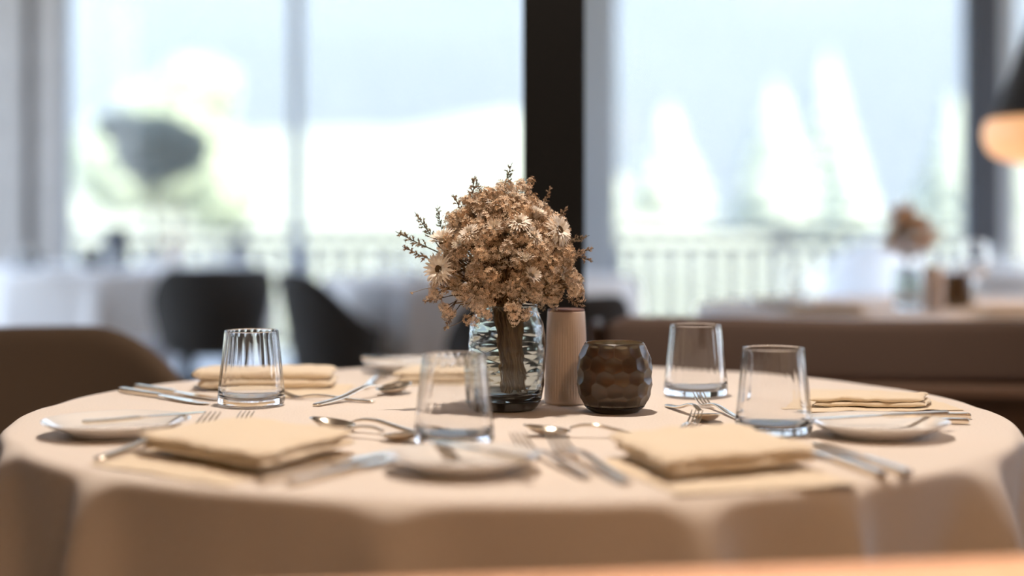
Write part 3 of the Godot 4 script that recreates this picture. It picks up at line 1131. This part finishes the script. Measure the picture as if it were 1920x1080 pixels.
func vase() -> void:
	var t := thing("glass_vase", "smoky glass vase cut with wavy facets, holding the dried flowers", "vase", Vector3(-0.007, TOP, -0.02))
	var outer := dense(smooth([Vector2(0, 0.0132), Vector2(0.040, 0.0132), Vector2(0.0452, 0.0136), Vector2(0.0485, 0.024), Vector2(0.0505, 0.05), Vector2(0.0505, 0.092), Vector2(0.0485, 0.112), Vector2(0.043, 0.124), Vector2(0.0405, 0.130), Vector2(0.0410, 0.136)], 5), 0.0013)
	var inner := dense(smooth([Vector2(0.0410, 0.136), Vector2(0.0398, 0.1368), Vector2(0.0385, 0.136), Vector2(0.0380, 0.130), Vector2(0.0400, 0.123), Vector2(0.0455, 0.110), Vector2(0.0472, 0.092), Vector2(0.0472, 0.05), Vector2(0.044, 0.026), Vector2(0.036, 0.017), Vector2(0.02, 0.0158), Vector2(0, 0.0155)], 4), 0.004)
	var n := outer.size()
	outer.append_array(inner.slice(1))
	part("body", faceted(outer, 220, facets(8, 8, 0.014, 0.125, 0.0505, 5, 0.30), 0.0505, 0.55, 1.4, 0.0010, 0.012, 0.129, n), M.smoked_glass, t)
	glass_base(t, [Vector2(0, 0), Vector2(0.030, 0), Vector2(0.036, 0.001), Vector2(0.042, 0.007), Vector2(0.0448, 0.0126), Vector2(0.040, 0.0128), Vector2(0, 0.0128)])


func pot() -> void:
	var t := thing("faceted_pot", "dark amber glass pot cut in honeycomb facets, right of the vase", "pot", Vector3(0.132, TOP, 0.008), 0.35)
	var outer := dense(smooth([Vector2(0, 0.0092), Vector2(0.034, 0.0092), Vector2(0.0395, 0.0096), Vector2(0.0455, 0.019), Vector2(0.0490, 0.034), Vector2(0.0495, 0.052), Vector2(0.0475, 0.070), Vector2(0.043, 0.083), Vector2(0.0378, 0.0895)], 5), 0.0010)
	var inner := dense(smooth([Vector2(0.0378, 0.0895), Vector2(0.0368, 0.0902), Vector2(0.0356, 0.0895), Vector2(0.0400, 0.083), Vector2(0.0440, 0.070), Vector2(0.0458, 0.052), Vector2(0.0450, 0.034), Vector2(0.040, 0.018), Vector2(0.030, 0.0125), Vector2(0, 0.0115)], 4), 0.004)
	var n := outer.size()
	outer.append_array(inner.slice(1))
	part("body", faceted(outer, 280, facets(5, 14, 0.006, 0.090, 0.0495, 8, 0.13), 0.0495, 0.95, 1.15, 0.0028, 0.008, 0.0885, n), M.amber_glass, t)
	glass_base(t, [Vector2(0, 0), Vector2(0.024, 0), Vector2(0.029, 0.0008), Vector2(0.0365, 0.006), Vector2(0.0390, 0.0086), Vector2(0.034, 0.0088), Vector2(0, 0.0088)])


func canister() -> void:
	var t := thing("ceramic_canister", "slender beige ribbed ceramic canister with brown lid beside the vase", "canister", Vector3(0.073, TOP, -0.082))
	var m := MB.new()
	var prof := dense(smooth([Vector2(0, 0), Vector2(0.026, 0), Vector2(0.0285, 0.0012), Vector2(0.0295, 0.004), Vector2(0.0293, 0.02), Vector2(0.0272, 0.078), Vector2(0.0264, 0.1), Vector2(0.0250, 0.1235), Vector2(0.0245, 0.1245), Vector2(0.0236, 0.1240), Vector2(0.0230, 0.119), Vector2(0, 0.118)], 4), 0.0014)
	m.lathe(prof, 240, Vector3.ZERO, func(th: float, r: float, y: float) -> float:
		if y < 0.006 or r < 0.024:
			return r
		var rib := 0.5 + 0.5 * cos(48.0 * th)
		var k := smoothstep(0.006, 0.016, y) * (1.0 - smoothstep(0.095, 0.118, y))
		var join := absf(y - 0.0795)
		var bead := maxf(0.0, 1.0 - join / 0.0014)
		return r - 0.0007 * k * pow(rib, 1.5) - 0.0004 * bead * (1.0 - rib) + 0.0003 * bead * rib)
	part("body", m.made(), M.beige_ceramic, t)
	var l := MB.new()
	l.lathe(smooth([Vector2(0, 0.1185), Vector2(0.0226, 0.1185), Vector2(0.0230, 0.121), Vector2(0.0244, 0.1250), Vector2(0.0246, 0.1262), Vector2(0.0240, 0.1272), Vector2(0.02, 0.1274), Vector2(0, 0.1272)], 4), 64)
	part("lid", l.made(), M.brown_lid, t, "dark brown flat lid")


# ---------------------------------------------------------------- dried flowers
const TANS := [Vector3(0.80, 0.60, 0.41), Vector3(0.66, 0.47, 0.30), Vector3(0.86, 0.71, 0.54), Vector3(0.40, 0.28, 0.18), Vector3(0.82, 0.70, 0.57)]


func shade_of(q: RandomNumberGenerator, base: Vector3, vary := 0.2) -> Color:
	var k := 1.0 + q.randf_range(-vary, vary)
	return Color(base.x * k, base.y * k, base.z * k)


func star(m: MB, p: Vector3, n: Vector3, size: float, q: RandomNumberGenerator) -> void:
	var s := n.cross(Vector3(q.randfn(), q.randfn(), q.randfn())).normalized()
	var o := n.cross(s)
	var heart := m.point(p)
	for k in 5:
		var a := TAU * k / 5.0
		var d := s * cos(a) + o * sin(a)
		var w := (o * cos(a) - s * sin(a)) * size * 0.22
		var l := m.point(p + d * size * 0.55 + w + n * size * 0.28)
		var r := m.point(p + d * size * 0.55 - w + n * size * 0.28)
		var e := m.point(p + d * size + n * size * 0.45)
		m.tri(heart, l, r)
		m.tri(l, e, r)


# a head of many small starry florets on fine twigs; it grows along +y from the origin
func cluster_mesh(seed_: int, lumps: int, pale: float) -> ArrayMesh:
	var q := RandomNumberGenerator.new()
	q.seed = seed_
	var m := MB.new()
	for k in lumps:
		var d := Vector3(q.randfn() * 0.8, absf(q.randfn()) * 0.6 + 0.4, q.randfn() * 0.8).normalized()
		var c := Vector3(0, 0.010, 0) + d * q.randf_range(0.008, 0.027)
		m.tint(shade_of(q, Vector3(0.16, 0.10, 0.05)))
		m.tube(PackedVector3Array([Vector3(0, -0.008, 0), c * 0.5, c]), 0.0007, 0.0004, 4)
		var base: Vector3 = TANS[q.randi() % TANS.size()].lerp(Vector3(0.7, 0.56, 0.42), pale)
		for i in 22:
			var e := Vector3(q.randfn(), q.randfn(), q.randfn()).normalized()
			var p := c + e * q.randf_range(0.0035, 0.0085)
			m.tint(shade_of(q, base, 0.28))
			star(m, p, (e + d * 0.5).normalized(), q.randf_range(0.0026, 0.0040), q)
	return m.made()


# heath sprig along +y: stem with side twigs of pointed buds
func sprig_mesh(seed_: int, length: float, green: float) -> ArrayMesh:
	var q := RandomNumberGenerator.new()
	q.seed = seed_
	var m := MB.new()
	var bend := Vector3(q.randf_range(-0.2, 0.2), 0, q.randf_range(-0.2, 0.2)) * length
	var main := smooth3([Vector3.ZERO, Vector3(0, length * 0.5, 0) + bend * 0.2, Vector3(0, length, 0) + bend], 7)
	var stem := Vector3(0.12, 0.085, 0.05).lerp(Vector3(0.10, 0.10, 0.06), green)
	m.tint(shade_of(q, stem))
	m.tube(main, 0.0010, 0.0005, 5)
	for k in 9:
		var at := main[4 + k]
		for s in 2:
			var d := Vector3(q.randfn(), 1.1, q.randfn()).normalized()
			var l := length * q.randf_range(0.10, 0.19) * (1.0 - 0.05 * k)
			m.tint(shade_of(q, stem))
			m.tube(PackedVector3Array([at, at + d * l * 0.6, at + d * l]), 0.0006, 0.0004, 4)
			for i in 9:
				var p := at + d * l * (0.35 + 0.075 * i)
				var e := (d + Vector3(q.randfn(), q.randfn(), q.randfn()) * 0.7).normalized()
				m.tint(shade_of(q, Vector3(0.42, 0.29, 0.20).lerp(Vector3(0.20, 0.17, 0.10), green), 0.35))
				bud(m, p, e, 0.0038, 0.0009)
	return m.made()


func bud(m: MB, p: Vector3, d: Vector3, l: float, w: float) -> void:
	m.tube(PackedVector3Array([p, p + d * l * 0.45, p + d * l]), w, w * 0.15, 5)


# papery everlasting: rings of pointed bracts round a dark eye, facing +y
func daisy_mesh(seed_: int, open: float, r: float) -> ArrayMesh:
	var q := RandomNumberGenerator.new()
	q.seed = seed_
	var m := MB.new()
	for ring in 4:
		var count := [24, 22, 18, 12][ring] as int
		var tilt: float = lerpf(1.35, 0.25, open) + ring * 0.20
		var len := r * (1.0 - 0.12 * ring)
		for k in count:
			var a := TAU * (k + 0.5 * (ring % 2) + q.randf_range(-0.25, 0.25)) / count
			var d := Vector3(cos(a), 0, sin(a))
			var s := Vector3(-sin(a), 0, cos(a))
			var tl := tilt + q.randf_range(-0.14, 0.14)
			var w := r * q.randf_range(0.085, 0.12)
			m.tint(shade_of(q, Vector3(0.90, 0.80, 0.66).lerp(Vector3(0.93, 0.89, 0.82), q.randf()), 0.1))
			var prev := -1
			for i in 5:
				var f := i / 4.0
				var ang := tl + 0.55 * (0.5 - f) * (1.0 - open) - 0.25 * f * f * open
				var p := d * (r * 0.14 + len * f * cos(ang)) + Vector3(0, len * f * sin(ang) + 0.0006 * ring, 0)
				var ww: float = w * [0.55, 0.95, 1.0, 0.7, 0.08][i]
				var c0 := m.point(p + s * ww)
				var c1 := m.point(p - s * ww)
				if prev >= 0:
					m.tri(prev, c0, prev + 1)
					m.tri(prev + 1, c0, c1)
				prev = c0
	return m.made()


func aim(o: Node3D, p: Vector3, d: Vector3, roll := 0.0) -> void:
	var y := d.normalized()
	var x := y.cross(Vector3(0.3, 0.2, 1)).normalized()
	o.transform = Transform3D(Basis(x, y, x.cross(y)).rotated(y, roll), p)


func bouquet(at: Vector3) -> void:
	var t := thing("dried_bouquet", "bunch of dried tan flowers and white everlastings in the smoky vase", "flowers", at)
	var q := RandomNumberGenerator.new()
	q.seed = 17
	var neck := Vector3(0, 0.125, 0)
	var cl := []
	for k in 5:
		cl.append(cluster_mesh(100 + k, 11, 0.12 * k))
	var sp := [sprig_mesh(1, 0.07, 1.0), sprig_mesh(2, 0.06, 0.2), sprig_mesh(3, 0.065, 0.6)]
	# stems in the vase, crossing at the neck
	var tips := []
	# heads spread over a dome
	var n := 84
	for k in n:
		var f := (k + 0.5) / n
		var el := lerpf(-0.75, 1.45, pow(f, 0.95))
		var az := k * 2.39996 + q.randf_range(-0.2, 0.2)
		var d := Vector3(cos(az) * cos(el), sin(el), sin(az) * cos(el))
		var rad := Vector3(0.078, 0.072, 0.070) * q.randf_range(0.84, 1.02)
		var p := Vector3(-0.002, 0.196, 0) + d * rad
		if p.y < 0.150 and Vector2(p.x, p.z).length() < 0.062:
			p += Vector3(d.x, 0, d.z).normalized() * 0.012
		var o := part("flower_head", cl[q.randi() % 5], M.dried_petals, t)
		aim(o, p - d * 0.012, (d + Vector3(0, 0.12, 0)).normalized(), q.randf() * TAU)
		o.scale = Vector3.ONE * q.randf_range(0.8, 1.12)
		tips.append(p - d * 0.018)
	# inner heads fill the middle
	for k in 18:
		var az := k * 2.4
		var d := Vector3(cos(az) * 0.7, q.randf_range(-0.4, 0.9), sin(az) * 0.7)
		var o := part("flower_head", cl[k % 5], M.dried_petals, t)
		aim(o, Vector3(0, 0.19, 0) + d * 0.035, d, q.randf() * TAU)
	# heads and sprigs that break the outline: place, direction, mesh, size
	var out := [
		[Vector3(-0.012, 0.262, 0.0), Vector3(0.28, 1, 0.1), 0, 0.75], [Vector3(-0.046, 0.248, 0.0), Vector3(0.05, 1, 0), 1, 0.80], [Vector3(-0.050, 0.235, 0.01), Vector3(-0.35, 1, 0.1), 1, 0.7],
		[Vector3(-0.088, 0.205, 0.01), Vector3(-1, 0.45, 0.1), 2, 0.80], [Vector3(-0.088, 0.212, 0.0), Vector3(-0.65, 0.9, 0), 2, 0.72], [Vector3(-0.082, 0.222, -0.01), Vector3(-0.25, 1, 0), 0, 0.55], [Vector3(-0.088, 0.192, 0.01), Vector3(-1, 0.36, 0.1), 1, 0.72],
		[Vector3(0.062, 0.200, 0.01), Vector3(1, 0.12, 0.1), 1, 0.72], [Vector3(0.070, 0.205, 0.0), Vector3(1, -0.25, 0), 1, 0.62], [Vector3(0.064, 0.212, 0.0), Vector3(0.9, 0.35, -0.1), 2, 0.6], [Vector3(0.055, 0.235, 0.0), Vector3(0.6, 0.8, 0), 1, 0.55],
		[Vector3(-0.070, 0.150, 0.02), Vector3(-1, -0.25, 0.2), 1, 0.55], [Vector3(-0.060, 0.138, 0.02), Vector3(-0.6, -0.8, 0.2), 1, 0.55], [Vector3(0.066, 0.150, 0.02), Vector3(1, -0.35, 0.2), 1, 0.55], [Vector3(0.045, 0.262, 0), Vector3(0.5, 1, 0), 1, 0.45], [Vector3(-0.03, 0.265, 0.01), Vector3(-0.2, 1, 0.1), 2, 0.5]]
	for e in out:
		var o := part("heath_sprig", sp[e[2]], M.dried_stems, t)
		aim(o, e[0], e[1], q.randf() * TAU)
		o.scale = Vector3.ONE * e[3] * 1.2
		tips.append(e[0])
	for e in [[Vector3(-0.080, 0.158, 0.02), Vector3(-1, -0.1, 0.2), 0.75], [Vector3(-0.068, 0.140, 0.03), Vector3(-0.8, -0.7, 0.3), 0.7], [Vector3(0.078, 0.160, 0.02), Vector3(1, -0.1, 0.2), 0.75], [Vector3(0.070, 0.168, 0.03), Vector3(1, 0.1, 0.3), 0.8], [Vector3(-0.045, 0.262, 0), Vector3(-0.4, 1, 0), 0.7], [Vector3(-0.056, 0.245, 0.01), Vector3(-0.7, 0.7, 0.2), 0.7], [Vector3(0.02, 0.276, 0), Vector3(0.1, 1, 0.2), 0.8], [Vector3(-0.01, 0.272, 0.02), Vector3(-0.1, 1, 0.3), 0.8], [Vector3(-0.03, 0.137, 0.062), Vector3(-0.3, -0.4, 1), 0.8], [Vector3(0.012, 0.140, 0.064), Vector3(0.1, -0.4, 1), 0.8]]:
		var o := part("flower_head", cl[3 + q.randi() % 2], M.dried_petals, t)
		aim(o, e[0], e[1], q.randf() * TAU)
		o.scale = Vector3.ONE * e[2]
		tips.append(e[0])
	# white everlastings: place, facing, how open, radius
	var dz := [
		[Vector3(0.062, 0.232, 0.036), Vector3(0.72, 0.35, 0.62), 0.95, 0.0205], [Vector3(-0.082, 0.184, 0.040), Vector3(-0.55, 0.15, 0.82), 0.80, 0.0210], [Vector3(-0.079, 0.214, 0.030), Vector3(-0.35, 0.9, 0.35), 0.45, 0.0200],
		[Vector3(-0.046, 0.228, 0.062), Vector3(-0.45, 0.65, 0.6), 0.70, 0.0175], [Vector3(-0.017, 0.234, 0.066), Vector3(0.15, 0.55, 0.8), 0.05, 0.0190], [Vector3(0.016, 0.243, 0.058), Vector3(0.05, 0.75, 0.65), 0.90, 0.0180],
		[Vector3(0.033, 0.226, 0.060), Vector3(0.75, 0.55, 0.4), 0.85, 0.0180], [Vector3(0.036, 0.250, 0.035), Vector3(0.45, 0.85, 0.2), 0.25, 0.0200], [Vector3(0.024, 0.196, 0.076), Vector3(0.1, 0.9, 0.45), 0.35, 0.0165], [Vector3(0.030, 0.176, 0.074), Vector3(0.5, 0.5, 0.7), 0.30, 0.0165],
		[Vector3(0.072, 0.172, 0.030), Vector3(0.8, 0.45, 0.3), 0.35, 0.0185], [Vector3(-0.012, 0.268, 0.030), Vector3(-0.1, 0.9, 0.45), 0.55, 0.0180], [Vector3(0.010, 0.272, 0.020), Vector3(0.3, 0.9, 0.3), 0.30, 0.0170], [Vector3(-0.058, 0.216, 0.050), Vector3(-0.5, 0.4, 0.7), 0.2, 0.0140]]
	for k in dz.size():
		var e: Array = dz[k]
		var o := part("everlasting_flower", daisy_mesh(40 + k, e[2], e[3]), M.dried_petals, t, "cream everlasting flower")
		aim(o, e[0] + (e[1] as Vector3).normalized() * (0.005 if k < 3 else 0.0), e[1], q.randf() * TAU)
		if k > 2:
			o.scale = Vector3.ONE * 0.86
		if e[2] > 0.4:
			var eye := MB.new()
			var er: float = e[3] * 0.30
			eye.lathe(smooth([Vector2(0, 0.0), Vector2(er, 0.001), Vector2(er * 1.02, 0.0035), Vector2(er * 0.8, 0.0052), Vector2(er * 0.3, 0.0050), Vector2(0, 0.0045)], 3), 20)
			part("flower_eye", eye.made(), M.flower_centre, o, "dark brown flower eye")
		tips.append(e[0] - (e[1] as Vector3).normalized() * 0.006)
	# all stems: from the bottom of the vase through the neck to the heads
	for k in tips.size():
		var p: Vector3 = tips[k]
		var a := q.randf() * TAU
		var nk := neck + Vector3(cos(a), 0, sin(a)) * q.randf_range(0.002, 0.019)
		var m := MB.new()
		m.tint(shade_of(q, Vector3(0.24, 0.145, 0.065), 0.35))
		var foot := Vector3(nk.x * 0.5 + q.randf_range(-0.011, 0.011) + 0.009, 0.0185 + q.randf_range(0.0, 0.004) + (0.045 * q.randf() if k % 3 == 1 else 0.0), nk.z * 0.5 + q.randf_range(-0.011, 0.011))
		m.tube(smooth3([foot, foot.lerp(nk, 0.5), nk, nk.lerp(p, 0.6) + Vector3(0, 0.008, 0), p], 4), 0.0014, 0.0008, 5)
		part("stem", m.made(), M.dried_stems, t)
	# thin tendrils with a bud at the end, lower left
	for e in [[Vector3(-0.040, 0.135, 0.045), Vector3(-0.058, 0.118, 0.05), Vector3(-0.074, 0.111, 0.05)], [Vector3(-0.07, 0.160, 0.02), Vector3(-0.098, 0.160, 0.02), Vector3(-0.123, 0.153, 0.02)]]:
		var m := MB.new()
		m.tint(Color(0.30, 0.22, 0.13))
		m.tube(smooth3(e, 6), 0.0005, 0.00035, 5)
		m.tint(Color(0.60, 0.46, 0.32))
		for i in 7:
			var d := Vector3(q.randfn(), q.randfn(), q.randfn()).normalized()
			bud(m, e[2], d, 0.0034, 0.0011)
		part("tendril", m.made(), M.dried_stems, t)


# ---------------------------------------------------------------- the tables behind
func simple_flowers(label: String, at: Vector3, k: float) -> void:
	var q := RandomNumberGenerator.new()
	q.seed = 5 + int(absf(at.x) * 100.0)
	var t := thing("dried_bouquet", label, "flowers", at)
	for i in 26:
		var az := i * 2.4
		var el := lerpf(-0.5, 1.5, i / 25.0)
		var d := Vector3(cos(az) * cos(el), sin(el), sin(az) * cos(el))
		var p := Vector3(0, 0.185, 0) + d * Vector3(0.040, 0.055, 0.040) * k * (0.45 + 0.55 * (i % 3) / 2.0)
		var m := MB.new()
		m.tint(Color(0.25, 0.16, 0.09))
		m.tube(smooth3([Vector3(d.x * 0.01, 0.05, d.z * 0.01), Vector3(0, 0.12, 0), p], 3), 0.0013, 0.001, 5)
		part("stem", m.made(), M.dried_stems, t)
		var o := part("flower_head", meshes.bloom, M.dried_petals, t)
		aim(o, p - d * 0.01, d, q.randf() * TAU)
		o.scale = Vector3.ONE * k * 0.9


func far_cloth(label: String, at: Vector3, r: float, drop: float, seed_: int) -> void:
	table_frame("round_table", "round table under " + label, Vector3(at.x, 0, at.z), r - 0.01)
	var c := MeshInstance3D.new()
	c.name = numbered("tablecloth")
	c.mesh = cloth_mesh(r, drop, even_folds(13, seed_, 0.6), seed_, 180)
	c.material_override = M.white_linen
	add_child(c)
	c.position = Vector3(at.x, TOP, at.z)
	tag(c, label, "tablecloth")


func far_vase(label: String, at: Vector3, h: float, r: float, m: Material, called: String) -> void:
	var t := thing(called, label, "vase", at)
	var b := MB.new()
	b.lathe(smooth([Vector2(0, 0), Vector2(r * 0.75, 0), Vector2(r * 0.9, h * 0.05), Vector2(r, h * 0.3), Vector2(r, h * 0.7), Vector2(r * 0.85, h * 0.92), Vector2(r * 0.8, h), Vector2(r * 0.74, h), Vector2(r * 0.78, h * 0.9), Vector2(r * 0.92, h * 0.7), Vector2(r * 0.9, h * 0.2), Vector2(0, h * 0.1)], 4), 40)
	part("body", b.made(), m, t)


func wine_glass(label: String, at: Vector3) -> void:
	var t := thing("wine_glass", label, "glass", at)
	var b := MB.new()
	b.lathe(smooth([Vector2(0, 0.09), Vector2(0.02, 0.096), Vector2(0.034, 0.115), Vector2(0.037, 0.135), Vector2(0.030, 0.185), Vector2(0.0294, 0.186), Vector2(0.0288, 0.185), Vector2(0.0357, 0.135), Vector2(0.0327, 0.116), Vector2(0.019, 0.098), Vector2(0, 0.0925)], 5), 40)
	part("bowl", b.made(), M.clear_glass, t)
	var s := MB.new()
	s.lathe(smooth([Vector2(0, 0), Vector2(0.032, 0), Vector2(0.033, 0.0012), Vector2(0.012, 0.004), Vector2(0.0045, 0.012), Vector2(0.0035, 0.03), Vector2(0.0035, 0.075), Vector2(0.006, 0.0895), Vector2(0, 0.0899)], 4), 28)
	part("stem", s.made(), M.clear_glass, t)


func far_tables() -> void:
	meshes.bloom = cluster_mesh(100, 9, 0.35)
	var gm := tumbler_mesh()
	var pm := plate_mesh()
	# far left, middle and right
	far_cloth("white cloth hanging over the far left table", Vector3(-1.85, 0, -5.3), 0.72, 0.27, 21)
	far_cloth("white cloth over the table behind the dried flowers", Vector3(-0.13, 0, -4.2), 0.63, 0.28, 22)
	far_cloth("white cloth over the table behind the bench at right", Vector3(1.14, 0, -2.22), 0.64, 0.28, 23)
	far_cloth("white cloth over the table in the far right corner", Vector3(2.45, 0, -5.2), 0.63, 0.28, 24)
	# things on the right-hand table
	far_vase("clear glass vase with a small bouquet on the table behind the bench", Vector3(1.055, TOP, -2.12), 0.115, 0.038, M.smoked_glass, "glass_vase")
	simple_flowers("small brown dried bouquet on the table behind the bench", Vector3(1.055, TOP, -2.12), 1.3)
	far_vase("slim beige ceramic vase on the table behind the bench", Vector3(1.105, TOP, -2.06), 0.118, 0.028, M.beige_ceramic, "ceramic_vase")
	far_vase("dark glass pot on the table behind the bench", Vector3(1.195, TOP, -2.16), 0.095, 0.046, M.amber_glass, "glass_pot")
	wine_glass("wine glass sparkling right of the dark pot behind the bench", Vector3(1.205, TOP, -2.02))
	# things on the far left table
	far_vase("dark blue glass vase on the far left table", Vector3(-1.84, TOP, -5.20), 0.19, 0.062, M.navy_frame, "glass_vase")
	far_vase("squat black pot left of the blue vase on the far left table", Vector3(-1.97, TOP, -5.25), 0.075, 0.05, M.lamp_black, "glass_pot")
	far_vase("mauve ceramic vase right of the blue vase on the far left table", Vector3(-1.62, TOP, -5.35), 0.13, 0.03, M.beige_ceramic, "ceramic_vase")
	far_vase("low black bowl at the left end of the far left table", Vector3(-2.24, TOP, -5.15), 0.065, 0.07, M.lamp_black, "bowl")
	var spots := [
		["water glass upright at the right end of the far left table", Vector3(-1.36, TOP, -5.1)], ["water glass right of the mauve vase", Vector3(-1.5, TOP, -4.95)],
		["water glass in front of the blue vase", Vector3(-1.78, TOP, -4.9)], ["water glass at the left end of the far left table", Vector3(-2.2, TOP, -4.95)],
		["water glass left on the table behind the flowers", Vector3(-0.52, TOP, -4.05)], ["water glass at the back of the table behind the flowers", Vector3(-0.42, TOP, -4.5)],
		["water glass at the left of the table behind the bench", Vector3(0.80, TOP, -2.35)], ["water glass at the back of the table behind the bench", Vector3(1.30, TOP, -2.5)],
		["water glass at the left of the far right corner table", Vector3(2.15, TOP, -4.95)]]
	for s in spots:
		part("bowl", gm, M.clear_glass, thing("water_glass", s[0], "glass", s[1], 0.0, "water glasses on the far tables"))
	var dishes := [["white plate at the left of the table behind the bench", Vector3(0.72, TOP, -2.25)], ["white plate on the right of the table behind the bench", Vector3(1.42, TOP, -2.0)], ["white plate on the far left table near its front", Vector3(-2.02, TOP, -4.85)], ["white plate on the table behind the flowers", Vector3(-0.35, TOP, -3.9)]]
	for s in dishes:
		part("dish", pm, M.porcelain, thing("bread_plate", s[0], "plate", s[1], 0.0, "plates on the far tables"))
	napkin("cream napkin on the table behind the bench, nearest its left end", v2([0.70, -1.90, 0.72, -2.02, 0.90, -2.00, 0.88, -1.86]), v2([0.68, -1.88, 0.70, -2.03, 0.92, -2.01, 0.90, -1.84]), 0.02, 61)
	napkin("cream napkin on the table behind the bench, in front of the dark pot", v2([1.16, -1.80, 1.16, -1.93, 1.36, -1.93, 1.36, -1.80]), v2([1.14, -1.78, 1.14, -1.94, 1.38, -1.94, 1.38, -1.78]), 0.02, 71)
	# pale chair in the sun behind the right-hand table
	tub_chair("white tub chair glaring in the sun on the terrace", M.pale_chair, "", Vector3(2.34, -0.06, -8.3), 0.7).scale = Vector3.ONE * 1.13
